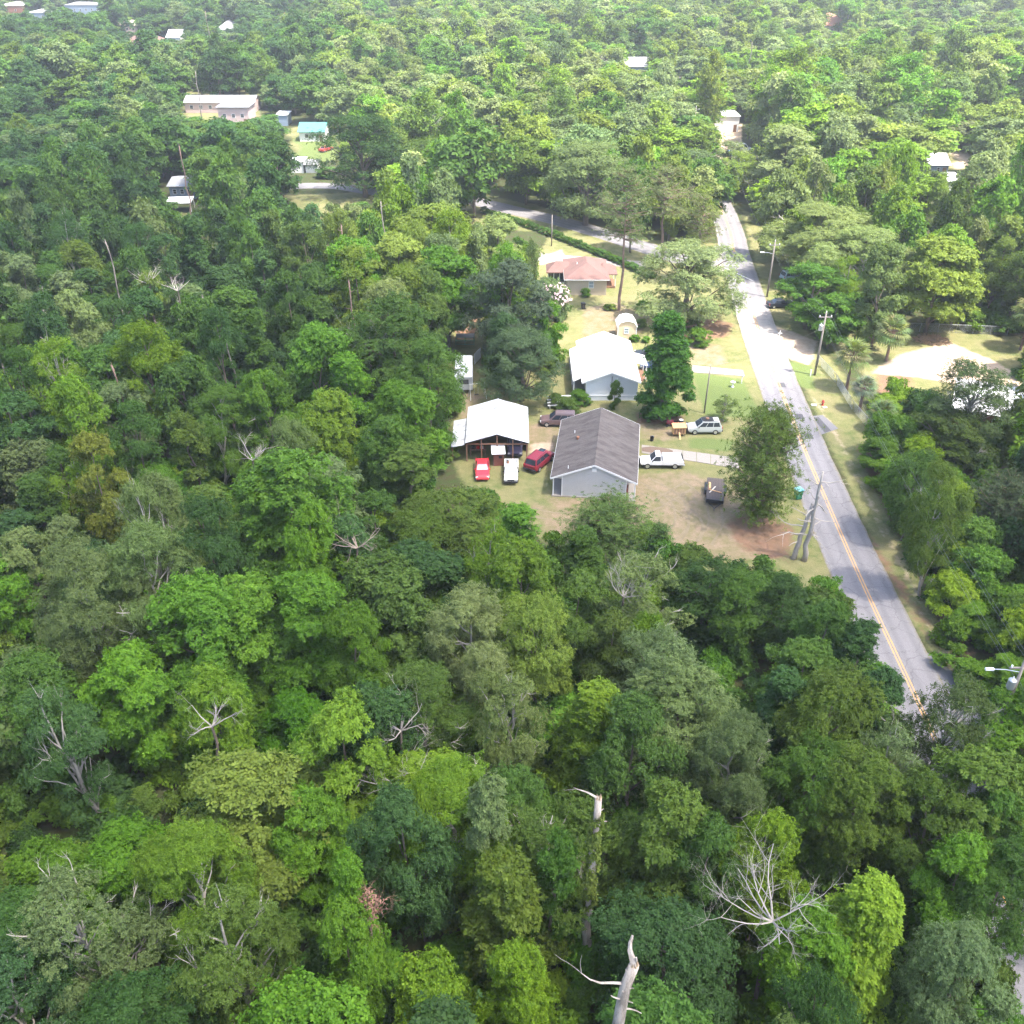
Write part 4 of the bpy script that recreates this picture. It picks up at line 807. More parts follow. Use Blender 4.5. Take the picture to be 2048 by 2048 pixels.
for k, (x, y, s) in enumerate(((41.0, 115.9, .35), (42.3, 115.2, .28))):
    q = thing('concrete_block', 'pale concrete chunks lying by the fire hydrant', 'concrete', (x, y, 0), 20*k, 'concrete chunks by the hydrant'); bevel(MB().box(-s, -s*.6, 0, s, s*.6, .14).build('chunk', WHITE, q), .04)
mb_ = thing('mailbox', 'white mailbox on a post at the white house driveway', 'mailbox', (32.6, 122.9, 0)); MB().cbox(0, 0, .55, .1, .1, 1.1).build('post', WHITE, mb_); bevel(MB().box(-.14, -.28, 1.1, .14, .28, 1.38).build('box', WHITE, mb_), .06); MB().box(.145, .05, 1.3, .16, .09, 1.55).build('flag', HYD, mb_)
bb = thing('garden_urn', 'white garden urn on the bright green lawn', 'urn', tuple(P(1465, 774).xy)+(0,)); MB().lathe([(.22, 0), (.22, .08), (.08, .2), (.09, .5), (.3, .7), (.34, .8), (.26, .76)], 14).build('bowl', WHITE, bb)
cs = thing('cross_post', 'white cross-shaped post near the sandy drive mouth', 'post', (41.7, 138.9, 0)); MB().cbox(0, 0, .7, .1, .1, 1.4).build('upright', WHITE, cs); MB().cbox(0, -.055, 1.0, .7, .06, .1).build('crossbar', WHITE, cs)
sg = thing('short_marker', 'short white marker post beside the transformer pole', 'post', (43.0, 125.3, 0)); MB().cbox(0, 0, .45, .16, .1, .9).build('post', WHITE, sg); MB().cbox(0, 0, .93, .2, .14, .06).build('post_cap', WHITE, sg)
cg = thing('wire_cage', 'green wire animal cage on the lawn behind the camper', 'cage', tuple(P(930, 690).xy)+(0,))
for x in (-1.4, 0, 1.4):
    for y in (0, 1.6): MB().cbox(x, y, .6, .06, .06, 1.2).build('post', GREENBIN, cg)
for z in (.1, .65, 1.2): MB().box(-1.4, -.02, z-.02, 1.4, .02, z+.02).box(-1.4, 1.58, z-.02, 1.4, 1.62, z+.02).build('rail', GREENBIN, cg)
MB().box(-1.4, .01, 1.2, 1.4, 1.6, 1.23).build('cage_top', GREYROOF, cg)
wp = thing('white_fence_panel', 'white plank fence panel leaning beside the dark oak', 'fence panel', tuple(P(955, 722).xy)+(0,), 70)
for i in range(6): MB().box(-1.2+i*.42, -.03, 0, -.85+i*.42, .03, 1.6).build('plank', WHITE, wp)
MB().box(-1.2, .03, .4, 1.25, .08, .5).box(-1.2, .03, 1.1, 1.25, .08, 1.2).build('rail', WHITE, wp)
bp_ = thing('brush_pile', 'heap of cut brown branches at the edge of the sand lot', 'brush pile', (65.2, 138.2, 0)); rn = random.Random(4); mbp = MB()
for i in range(260):
    a = rn.random()*6.28; rr = rn.random()**.6*2.6; z = max(0.05, (1-rr/2.7)*1.1*rn.random()+.05); d = rn.random()*3.14; l = rn.uniform(.3, .9)
    mbp.tube([(rr*math.cos(a)-l*math.cos(d), rr*math.sin(a)*.7-l*math.sin(d), z), (rr*math.cos(a)+l*math.cos(d), rr*math.sin(a)*.7+l*math.sin(d), z+rn.uniform(-.05, .3))], .04, 3)
mbp.build('branches', BRUSH, bp_)

# ------------------------------------------------------------------ utility poles, wires and fences
def utility_pole(label, loc, H, arm=True, transformer=False, lamp=None, lean=(0, 0), r=.15):
    o = thing('utility_pole', label, 'utility pole', loc)
    MB().tube([(0, 0, -.3), (lean[0]*.5, lean[1]*.5, H*.5), (lean[0], lean[1], H)], [r*1.15, r, r*.75], 10).build('pole', POLE, o, True)
    lx, ly = lean
    if arm:
        MB().box(-.95+lx, -.06+ly, H-.75, .95+lx, .06+ly, H-.62).build('crossarm', POLE, o)
        for x in (-.8, .0, .8): MB().lathe([(.05, 0), (.08, .06), (.05, .1), (.08, .16), (.04, .22)], 8, at=(x+lx, ly, H-.62 if x else H)).build('insulator', WHITE, o)
    if transformer: MB().lathe([(.27, 0), (.3, .05), (.3, .8), (.2, .9), (.08, .95)], 14, at=(-.42+lx, -.1+ly, H-2.6)).build('transformer', STEEL, o); MB().lathe([(.05, 0), (.04, .2)], 6, at=(-.42+lx, -.1+ly, H-1.68)).build('bushing', WHITE, o)
    if lamp:
        dx, z = lamp; MB().tube([(lx, ly, z), (lx+dx*.5, ly, z+.25), (lx+dx, ly, z+.3)], .035, 6).build('lamp_arm', STEEL, o)
        lx0 = lx+dx; bevel(MB().hexa([(lx0-.38, ly-.13, z+.22), (lx0+.3, ly-.13, z+.22), (lx0+.3, ly+.13, z+.22), (lx0-.38, ly+.13, z+.22)], [(lx0-.34, ly-.1, z+.4), (lx0+.28, ly-.1, z+.4), (lx0+.28, ly+.1, z+.4), (lx0-.34, ly+.1, z+.4)]).build('lamp_head', LIGHTL, o), .04)
    return o
HT = PY(1651, 625, 125.6).z
utility_pole('leaning wooden utility pole with transformer near the sandy drive', (43.7, 125.6, 0), HT, True, True)
HL = PY(1541, 482, 157.5).z
utility_pole('utility pole carrying a street lamp beside the parked cars', (44.0, 157.5, 0), HL, True, False, (-1.9, HL-2.2))
q = PY(1416, 731, 113.6); utility_pole('slim bare service pole on the lawn', (25.7, 113.6, 0), q.z, False, r=.09, lean=(.1, 0))
b0 = P(1103, 492); utility_pole('bare pole on the sunny lawn near the side street', (b0.x, b0.y, 0), PY(1105, 430, b0.y).z, False, r=.12)
np_ = P(2047, 1330, 10.6)
utility_pole('utility pole with street lamp and transformer rising from roadside trees', (np_.x, np_.y, 0), 11.0, True, True, (-2.35, 9.9))
b1 = P(1384, 300); utility_pole('distant utility pole standing by the sandy lot', (b1.x, b1.y, 0), 11, True)
ends = {'near': (np_.x, np_.y, 11.0), 'mid': (43.7, 125.6, HT), 'lamp': (44.0, 157.5, HL)}
def wire(p, q, sag, label, r=.009):
    pts = [Vector(p).lerp(Vector(q), t)-Vector((0, 0, sag*4*t*(1-t))) for t in np.linspace(0, 1, 17)]
    tag(MB().tube(pts, r, 4).build('power_wire', WIRE), label, 'wire', 'overhead power wires')
def off3(p, dx, dz): return (p[0]+dx, p[1], p[2]+dz)
for a, b_, t in (('near', 'mid', 'overhead wire over the roadside trees from lamp pole to transformer pole'), ('mid', 'lamp', 'overhead wire from transformer pole to street lamp pole')):
    for dx, dz in ((-.8, -.45), (0, .2), (.8, -.45), (0, -2.0)): wire(off3(ends[a], dx, dz), off3(ends[b_], dx, dz), 1.0, t)
for dx, dz in ((-.8, -.45), (0, .2), (.8, -.45), (0, -2.0)):
    wire(off3(ends['near'], dx, dz), (33.5+dx, 2, 11+dz), 1.0, 'overhead wire leaving the lamp and transformer pole over the near trees')
    wire(off3(ends['lamp'], dx, dz), (48.5+dx, 215, 11+dz), 1.2, 'overhead wire following the road beyond the street lamp pole')
wire(off3(ends['mid'], 0, -2.2), (25.8, 113.6, q.z-.15), .6, 'thin service wire crossing the road to the slim pole', .008)
wire((25.8, 113.6, q.z-.15), (17.2, 117.0, 3.2), .3, 'thin service wire from the slim pole to the white house', .008)
def chain_fence(label, pts, H=1.25):
    o = thing('chain_link_fence', label, 'fence', (0, 0, 0)); mesh_ = MB()
    for i in range(len(pts)-1):
        a, b_ = Vector((*pts[i], 0)), Vector((*pts[i+1], 0)); L = (b_-a).length; n = max(1, round(L/2.6))
        for k in range(n+(i == len(pts)-2)):
            p = a.lerp(b_, k/n); MB().tube([p, p+Vector((0, 0, H+.08))], .035, 6).build('post', STEEL, o)
        MB().tube([a+Vector((0, 0, H)), b_+Vector((0, 0, H))], .025, 5).build('top_rail', STEEL, o)
        d = (b_-a)/L; u = 0.0
        while u < L:
            for s in (1, -1):
                x0, x1 = (u, u+H*.9) if s > 0 else (u+H*.9, u)
                if max(x0, x1) <= L: p0 = a+d*x0; p1 = a+d*x1+Vector((0, 0, H)); mesh_.tube([p0, p1], .009, 3, cap=False)
            u += .14
    mesh_.build('wire_mesh', STEEL, o); return o
chain_fence('chain link fence along the verge beside the fan palms', [(45.3, 129.6), (46.0, 123.2), (45.8, 114.7), (46.4, 108)])
chain_fence('chain link fence at the back of the sand lot', [(60, 142.3), (64.7, 141.9), (70.2, 141.3), (78, 140.5)], 1.4)

# ------------------------------------------------------------------ trees: prototype meshes
def quads_mesh(name, V, var, mats, extra=None):
    """V (n,4,3) leaf quads + optional branch MB appended as second material"""
    n = len(V); ev, ef = (extra.v, extra.f) if extra else ([], [])
    me = bpy.data.meshes.new(name)
    co = V.reshape(-1, 3)
    if ev: co = np.vstack([co, np.array(ev, float)])
    me.vertices.add(len(co)); me.vertices.foreach_set('co', co.astype(np.float32).ravel())
    tot = [4]*n + [len(f) for f in ef]; li = np.arange(4*n, dtype=np.int32)
    if ef: li = np.concatenate([li, np.array([i+4*n for f in ef for i in f], np.int32)])
    me.loops.add(len(li)); me.loops.foreach_set('vertex_index', li)
    st = np.concatenate([[0], np.cumsum(tot)[:-1]]).astype(np.int32)
    me.polygons.add(len(tot)); me.polygons.foreach_set('loop_start', st); me.polygons.foreach_set('loop_total', np.array(tot, np.int32))
    for m in mats: me.materials.append(m)
    if ef: me.polygons.foreach_set('material_index', np.array([0]*n+[1]*len(ef), np.int32))
    a = me.attributes.new('var', 'FLOAT', 'POINT'); vv = np.repeat(var, 4)
    if ev: vv = np.concatenate([vv, np.full(len(ev), .5)])
    a.data.foreach_set('value', vv.astype(np.float32))
    me.update(calc_edges=True); me.validate(); return me
def unit(a): return a/np.maximum(np.linalg.norm(a, axis=-1, keepdims=True), 1e-9)
def sprays(C, N, var, k, L, W, rng, tilt=(-.35, .75), droop=0.0):
    """k leaves radiating from every spray centre C about the normal N"""
    n = len(C); t1 = unit(np.cross(N, rng.normal(size=(n, 3)))); t2 = np.cross(N, t1)
    out = np.empty((n, k, 4, 3)); vr = np.empty((n, k))
    for j in range(k):
        a = 2*math.pi*(j+rng.random(n)*.7)/k; th = rng.uniform(*tilt, n)
        d = np.cos(th)[:, None]*(t1*np.cos(a)[:, None]+t2*np.sin(a)[:, None])+np.sin(th)[:, None]*N
        d[:, 2] -= droop; d = unit(d)
        s = unit(np.cross(d, N+.35*rng.normal(size=(n, 3))))
        l = (L*rng.uniform(.7, 1.25, n))[:, None]; w = (W*rng.uniform(.8, 1.2, n))[:, None]
        b = C+d*l*.12; out[:, j, 0] = b; out[:, j, 1] = b+d*l*.5+s*w*.5; out[:, j, 2] = b+d*l-np.array([0, 0, .1])*l; out[:, j, 3] = b+d*l*.5-s*w*.5
        vr[:, j] = np.clip(var+rng.normal(0, .10, n), 0, 1)
    return out.reshape(-1, 4, 3), vr.ravel()
def bough(mb, p0, p1, r0, r1, rng, n=5, wob=.12, sides=5, arc=.0):
    p0, p1 = np.array(p0, float), np.array(p1, float); L = np.linalg.norm(p1-p0); pts = []
    for i in range(n+1):
        t = i/n; p = p0+(p1-p0)*t
        if 0 < i < n: p = p+rng.normal(0, wob*L*.16, 3)
        p[2] += arc*L*math.sin(math.pi*t); pts.append(tuple(p))
    mb.tube(pts, [r0+(r1-r0)*i/n for i in range(n+1)], sides); return pts
def bare(mb, p, d, L, r, depth, rng, up=.15, spread=.75, kids=(2, 4), sides=4):
    """recursive leafless branch"""
    p = np.array(p, float); d = unit(np.array(d, float)); n = 4; pts = [tuple(p)]; nodes = []
    for i in range(n):
        d = unit(d+rng.normal(0, .17, 3)+np.array([0, 0, up*.25])); p = p+d*L/n; pts.append(tuple(p)); nodes.append((p.copy(), d.copy(), (i+1)/n))
    mb.tube(pts, [r*(1-.7*i/n) for i in range(n+1)], sides)
    if depth > 0:
        for _ in range(rng.integers(kids[0], kids[1]+1)):
            q, dd, t = nodes[rng.integers(0, n)]; nd = unit(dd+spread*rng.normal(0, 1, 3)+np.array([0, 0, up]))
            bare(mb, q, nd, L*rng.uniform(.4, .7), r*(1-.6*t)*.6, depth-1, rng, up, spread, kids, 3)
ENV = {   # crown radius (0..1) against height in the crown (0 base .. 1 top)
 'round': lambda t: np.sqrt(np.clip(1-(2*t-.9)**2/1.22, 0, 1)),
 'cone': lambda t: np.clip(1.12*(1-t)**.72*np.clip(.45+3*t, 0, 1), .05, 1),
 'flat': lambda t: np.sqrt(np.clip(1-(1.55*t-.62)**2, 0, 1)),
 'column': lambda t: np.clip(np.sqrt(np.clip(1-(2*t-1)**4, 0, 1))*(1-.25*t), .1, 1),
 'tall': lambda t: np.clip(1.15*np.sin(math.pi*np.clip(.12+.86*t, 0, 1))**.7, .08, 1),
}
def make_tree(name, seed, H, R, base, shape, npuff, puff, nspray, k, L, W, leafm=None, barkm=None, tilt=(-.35, .75), droop=0., dead=0, flatten=.72, branch_r=.22, gap=.0, lean=.0, limbs=14, joint=False):
    if not joint: nspray = int(nspray*1.75); L *= .72; W *= .74
    rng = np.random.default_rng(seed); env = ENV[shape]; leafm = leafm or LEAF; barkm = barkm or BARK
    # big boughs carry groups of puffs, so that the outline is lobed and has gaps
    nb = max(5, npuff//5); tb = (np.arange(nb)+rng.random(nb))/nb; ab = np.arange(nb)*2.399+rng.random(nb)*.9
    rb = env(tb)*R*rng.uniform(.38, .95, nb); B = np.column_stack([rb*np.cos(ab), rb*np.sin(ab), base+tb*(H-base)]); bs = rng.uniform(.55, 1.35, nb)
    pid = rng.choice(nb, npuff, p=bs**2/np.sum(bs**2)); off = rng.normal(0, 1, (npuff, 3))*np.array([.21, .21, .17])*R*(.6 if shape in ('cone', 'column') else 1)*bs[pid][:, None]
    C = B[pid]+off; t = np.clip((C[:, 2]-base)/(H-base), 0, 1); C[:, 2] = base+t*(H-base)
    rr = np.hypot(C[:, 0], C[:, 1]); mxr = np.maximum(env(t)*R*(1+.16*np.sin(pid*2.3))-puff*.35, .15*R); f = np.minimum(1, mxr/np.maximum(rr, 1e-3)); C[:, :2] *= f[:, None]
    C[:, 2] = np.minimum(C[:, 2], H-puff*.5)
    C[0] = (0.06*R, 0, H-puff*.62)
    ps = puff*rng.uniform(.5, 1.2, npuff); pv = rng.uniform(.22, .78, npuff)
    cnt = np.maximum(4, (nspray*ps**2/np.sum(ps**2)).astype(int)); idx = np.repeat(np.arange(npuff), cnt); n = len(idx)
    D = unit(rng.normal(size=(n, 3))); D[:, 2] = np.where(D[:, 2] < -.35, -D[:, 2]*.6, D[:, 2]); D = unit(D)
    lump = 1+.3*np.sin(D[:, 0]*5+idx)*np.cos(D[:, 1]*6+idx*2.1)+np.where(rng.random(n) < .16, rng.uniform(.1, .5, n), 0)
    pos = C[idx]+D*(ps[idx]*lump*rng.uniform(.62, 1.06, n))[:, None]*np.array([1, 1, flatten])
    out = unit(np.column_stack([pos[:, 0], pos[:, 1], np.maximum(pos[:, 2]-(base+.35*(H-base)), 0)*.8+.3]))
    N = unit(D*.55+out*.35+np.array([0, 0, .45])+.25*rng.normal(size=(n, 3)))
    if lean: pos[:, 0] += lean*(pos[:, 2]/H)**2; C[:, 0] += lean*(C[:, 2]/H)**2
    V, var = sprays(pos, N, np.clip(.6*pv[idx]+.4*rng.random(n), 0, 1), k, L, W, rng, tilt, droop)
    tk = MB(); top = H-puff*.9 if shape != 'flat' else base+.55*(H-base)
    tp = bough(tk, (0, 0, -.25), (lean*.6, 0, top), branch_r*1.25, branch_r*.25, rng, 7, .10, 7)
    order = np.argsort(-ps)[:limbs]
    for i in order:
        c_ = C[i]; z0 = max(base*.55, c_[2]-np.hypot(c_[0], c_[1])*.9-.6); z0 = min(z0, top*.95); q = np.array(tp[int(np.clip(z0/top*7, 0, 7))]); q[2] = min(z0, top) if z0 > 0 else q[2]
        bough(tk, (q[0], q[1], z0), c_, branch_r*.42, branch_r*.1, rng, 4, .2, 5, .06)
    dm = MB()
    for i in range(dead):                          # pale leafless twigs that stand out of the crown
        j = rng.integers(0, npuff); c_ = C[j]; d = unit(np.array([c_[0], c_[1], R*.45])+rng.normal(0, .3*R, 3)); bare(dm, c_, d, ps[j]*1.55, .07, 2, rng, .2, .7, (2, 4))
    if joint:
        ex = MB(); ex.v = tk.v; ex.f = tk.f; ex.m = tk.m
        return quads_mesh(name, V, var, [leafm, barkm], ex)
    crown = quads_mesh(name+'_crown', V, var, [leafm]); trunk = tk.mesh(name+'_trunk', barkm); trunk.polygons.foreach_set('use_smooth', [True]*len(trunk.polygons))
    dmesh = dm.mesh(name+'_dead', GREYBR) if dead else None
    return dict(H=H, R=R, crown=crown, trunk=trunk, dead=dmesh)
def make_pine(name, seed, H, R, base, young=False, joint=False, nw=None, k=14, L=.34, W=.05, nt_=9):
    rng = np.random.default_rng(seed); tk = MB(); pts = bough(tk, (0, 0, -.25), (.15, .1, H*.985), .24 if not young else .16, .03, rng, 9, .05, 7)
    cen, nor, vv = [], [], []; nw = nw or (16 if not young else 22)
    for i in range(nw):
        t = (i+rng.random()*.6)/nw; z = base+t*(H-base); prof = min(1.0, 1.25*math.sin(math.pi*min(1, .16+.82*t))**.75) if young else math.sin(math.pi*min(1, .2+.75*t))**.8
        m = rng.integers(4, 7) if not young else 8
        for j in range(m):
            a = rng.random()*6.283; l = R*prof*rng.uniform(.55, 1.08)+.25; rise = (.12+.5*t) if not young else (.2+.6*t)
            e = np.array([math.cos(a)*l, math.sin(a)*l, z+l*rise*rng.uniform(.5, 1.1)]); bough(tk, (.1*t, .05, z), e, .06+.03*(1-t), .015, rng, 3, .25, 4, -.04)
            pv = rng.uniform(.25, .75)
            for q in range(int(nt_*(.6+l/R)*(1.5 if young else 1.15))):
                u = rng.uniform(.3, 1.05); p = np.array([.1*t, .05, z])*(1-u)+e*u+rng.normal(0, .16*l+.12, 3)*np.array([1, 1, .6]); cen.append(p); nor.append(unit(np.array([math.cos(a)*.5, math.sin(a)*.5, .9])+rng.normal(0, .3, 3))); vv.append(pv+rng.normal(0, .12))
    for q in range(20): cen.append(np.array([.15, .1, H-rng.random()*1.2])+rng.normal(0, .22, 3)); nor.append(np.array([0, 0, 1.])); vv.append(.6)
    V, var = sprays(np.array(cen), unit(np.array(nor)), np.clip(np.array(vv), 0, 1), k, L, W, rng, (-.1, 1.25))
    if joint: return quads_mesh(name, V, var, [NEEDLE, PBARK], tk)
    return dict(H=H, R=R, crown=quads_mesh(name+'_crown', V, var, [NEEDLE]), trunk=tk.mesh(name+'_trunk', PBARK), dead=None)

PROTO = {
 'gum_a': make_tree('gum_a', 1, 15, 4.6, 3.2, 'tall', 74, 1.35, 4300, 7, .40, .21, flatten=.8),
 'gum_b': make_tree('gum_b', 2, 15, 4.6, 4.0, 'round', 66, 1.4, 4000, 7, .40, .21),
 'gum_c': make_tree('gum_c', 31, 16, 4.2, 2.2, 'tall', 84, 1.15, 4300, 7, .38, .2, flatten=.95),
 'gum_d': make_tree('gum_d', 32, 14, 4.8, 2.6, 'round', 78, 1.2, 4300, 7, .40, .21, lean=1.2),
 'broad_c': make_tree('broad_c', 33, 15, 4.6, 2.0, 'tall', 110, 1.05, 5200, 6, .28, .14, flatten=.9, lean=-1.0),
 'cone_d': make_tree('cone_d', 34, 15, 3.3, 1.0, 'cone', 80, .95, 3800, 7, .34, .19, flatten=.95),
 'cone_a': make_tree('cone_a', 3, 15, 3.7, .4, 'cone', 230, .85, 6800, 7, .34, .19, flatten=.9),
 'cone_b': make_tree('cone_b', 4, 15, 3.7, 2.0, 'cone', 70, 1.2, 3700, 7, .40, .22),
 'broad_a': make_tree('broad_a', 5, 14, 5.2, 3.0, 'round', 110, 1.2, 5600, 6, .30, .15),
 'broad_b': make_tree('broad_b', 6, 14, 5.2, 2.5, 'tall', 100, 1.25, 5400, 6, .30, .15),
 'oak_a': make_tree('oak_a', 7, 12, 6.2, 2.6, 'flat', 130, 1.15, 6400, 6, .26, .12, branch_r=.34, limbs=22),
 'oak_b': make_tree('oak_b', 8, 12, 6.2, 2.2, 'flat', 110, 1.3, 6400, 6, .26, .12, branch_r=.34, limbs=22),
 'open_a': make_tree('open_a', 9, 14, 5.4, 3.5, 'round', 80, 1.15, 3600, 6, .27, .13, barkm=GREYBR, dead=12, limbs=26, branch_r=.26),
 'open_b': make_tree('open_b', 10, 14, 5.4, 3.5, 'flat', 84, 1.1, 3700, 6, .27, .13, barkm=GREYBR, dead=16, limbs=28, branch_r=.26),
 'moss': make_tree('moss', 11, 15, 5.0, 2.5, 'round', 95, 1.25, 5200, 7, .36, .09, tilt=(-.6, .4), droop=.35, barkm=GREYBR, dead=4, limbs=20),
 'column': make_tree('column', 12, 15, 2.7, .8, 'column', 70, .95, 3600, 7, .34, .19),
 'vine': make_tree('vine', 13, 11, 4.2, .6, 'round', 72, 1.2, 4200, 6, .34, .22),
 'shrub': make_tree('shrub', 14, 4.5, 2.6, .3, 'round', 46, .75, 2500, 6, .26, .15, branch_r=.08),
 'pine': make_pine('pine', 15, 20, 4.2, 10.5),
 'pine_young': make_pine('pine_young', 16, 10, 3.4, .7, True),
}
FARM = [make_tree('far_%d' % i, 50+i, 14, 5.0, 2.0, sh_, 60, 1.45, 1250, 5, .75, .42, joint=True, limbs=6)
        for i, sh_ in enumerate(('round', 'tall', 'flat', 'cone', 'round', 'tall', 'round', 'flat'))] + [make_pine('far_pine', 77, 17, 4.4, 5, joint=True, k=8, L=.8, W=.22, nt_=8)]
UNDER = [make_tree('under_%d' % i, 90+i, 3.2, 2.6, .15, 'round', 34, .8, 900, 6, .36, .22, joint=True, limbs=4, branch_r=.05) for i in range(3)]

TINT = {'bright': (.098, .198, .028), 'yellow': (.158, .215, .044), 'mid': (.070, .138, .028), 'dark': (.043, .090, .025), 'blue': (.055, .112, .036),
        'olive': (.092, .145, .030), 'grey': (.120, .170, .064), 'pale': (.172, .218, .084), 'lime': (.134, .222, .028), 'gold': (.146, .180, .036)}
TW = {'bright': 'bright green', 'yellow': 'pale yellow-green', 'mid': 'medium green', 'dark': 'dark green', 'blue': 'bluish green', 'olive': 'olive green', 'grey': 'grey-green', 'pale': 'silvery green', 'lime': 'lime green', 'gold': 'golden green'}
KW = {'gum_c': 'slender lobed', 'gum_d': 'lopsided rounded', 'broad_c': 'fine-leaved leaning', 'cone_d': 'slim conical', 'gum_a': 'tall lobed', 'gum_b': 'rounded', 'cone_a': 'pointed conical', 'cone_b': 'pointed conical', 'broad_a': 'fine-leaved round', 'broad_b': 'fine-leaved tall', 'oak_a': 'wide spreading', 'oak_b': 'wide spreading',
      'open_a': 'bare-branched open', 'open_b': 'bare-branched open', 'moss': 'drooping mossy', 'column': 'narrow columnar', 'vine': 'vine-smothered', 'shrub': 'low bushy', 'pine': 'tall pine', 'pine_young': 'young pine'}
TREES = []                                          # (x, y, radius) of every tree placed, for spacing
def put_tree(kind, x, y, H, R, tint, label=None, group=None, rz=None, rnd=random):
    p = PROTO[kind]; col = TINT[tint] if isinstance(tint, str) else tint
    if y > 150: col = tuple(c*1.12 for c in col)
    k_ = rnd.uniform(.84, 1.18); col = (col[0]*k_*rnd.uniform(.93, 1.06), col[1]*k_, col[2]*k_*rnd.uniform(.85, 1.15)); nm = 'pine_tree' if 'pine' in kind else ('shrub' if kind == 'shrub' else 'tree')
    tw = TW[tint] if isinstance(tint, str) else 'green'
    if not label:
        wh = ('across the road' if x > 40 else 'along the near road' if x > 22 and y < 78 else 'in front of the dirt yard' if x > 0 and y < 90 else 'around the sunny lawns' if y > 140 and x > -15 else
              'beside the barn yard' if x > -16 and y > 82 else 'in the deep woods behind the barn yard' if y > 82 else 'in the woods near the ivy-clad trunk' if x > -14 and y < 50 else 'in the thick of the near woods')
        label = '%s %s %s %s' % (tw, KW[kind], 'tree' if nm == 'tree' else 'shrub' if nm == 'shrub' else 'pine', wh)
        group = label.replace(' tree ', ' trees ').replace(' shrub ', ' shrubs ')
    o = thing(nm, label, 'shrub' if nm == 'shrub' else 'tree', (x, y, 0), rnd.uniform(0, 360) if rz is None else rz, group)
    o.scale = (R/p['R']*rnd.uniform(.88, 1.14), R/p['R']*rnd.uniform(.88, 1.14), H/p['H'])
    if kind not in ('pine', 'pine_young', 'shrub') and y < 150: o.rotation_euler.x, o.rotation_euler.y = R_(rnd.uniform(-5, 5)), R_(rnd.uniform(-5, 5))
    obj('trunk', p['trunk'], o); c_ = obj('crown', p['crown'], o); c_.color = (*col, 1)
    if p['dead']: tag(obj('bare_branch', p['dead'], o), kind='stuff')
    TREES.append((x, y, R)); return o
def tree_px(kind, px, ptop, wid, H, tint, label, base=None, group=None, S_=S, rz=None):
    """crown top pixel (1932 view), crown width in pixels; the distance follows from the tree's height, or from its foot where that shows"""
    if base: b_ = A(*base); x, y = b_.x, b_.y; H = PY(px*S_, ptop*S_, y).z
    else:
        t_ = A(px, ptop, H); over = 0
        for _ in range(3):                          # seen from above, the far rim of a crown stands higher in the picture than its tip
            dep = t_.y*cp-(H*.6-CAM_H)*sp; R = wid*S_*dep/FPX/2; hh = H*.38; al = math.atan2(CAM_H-H, t_.y)
            over = .75*(math.hypot(hh*math.cos(al), R*math.sin(al))-hh*math.cos(al))*FPX/dep
            t_ = P(px*S_, ptop*S_+over, H)
        x, y = t_.x, t_.y
    dep = y*cp-(H*.6-CAM_H)*sp; R = wid*S_*dep/FPX/2
    return put_tree(kind, x, y, H, R, tint, label, group, rz)

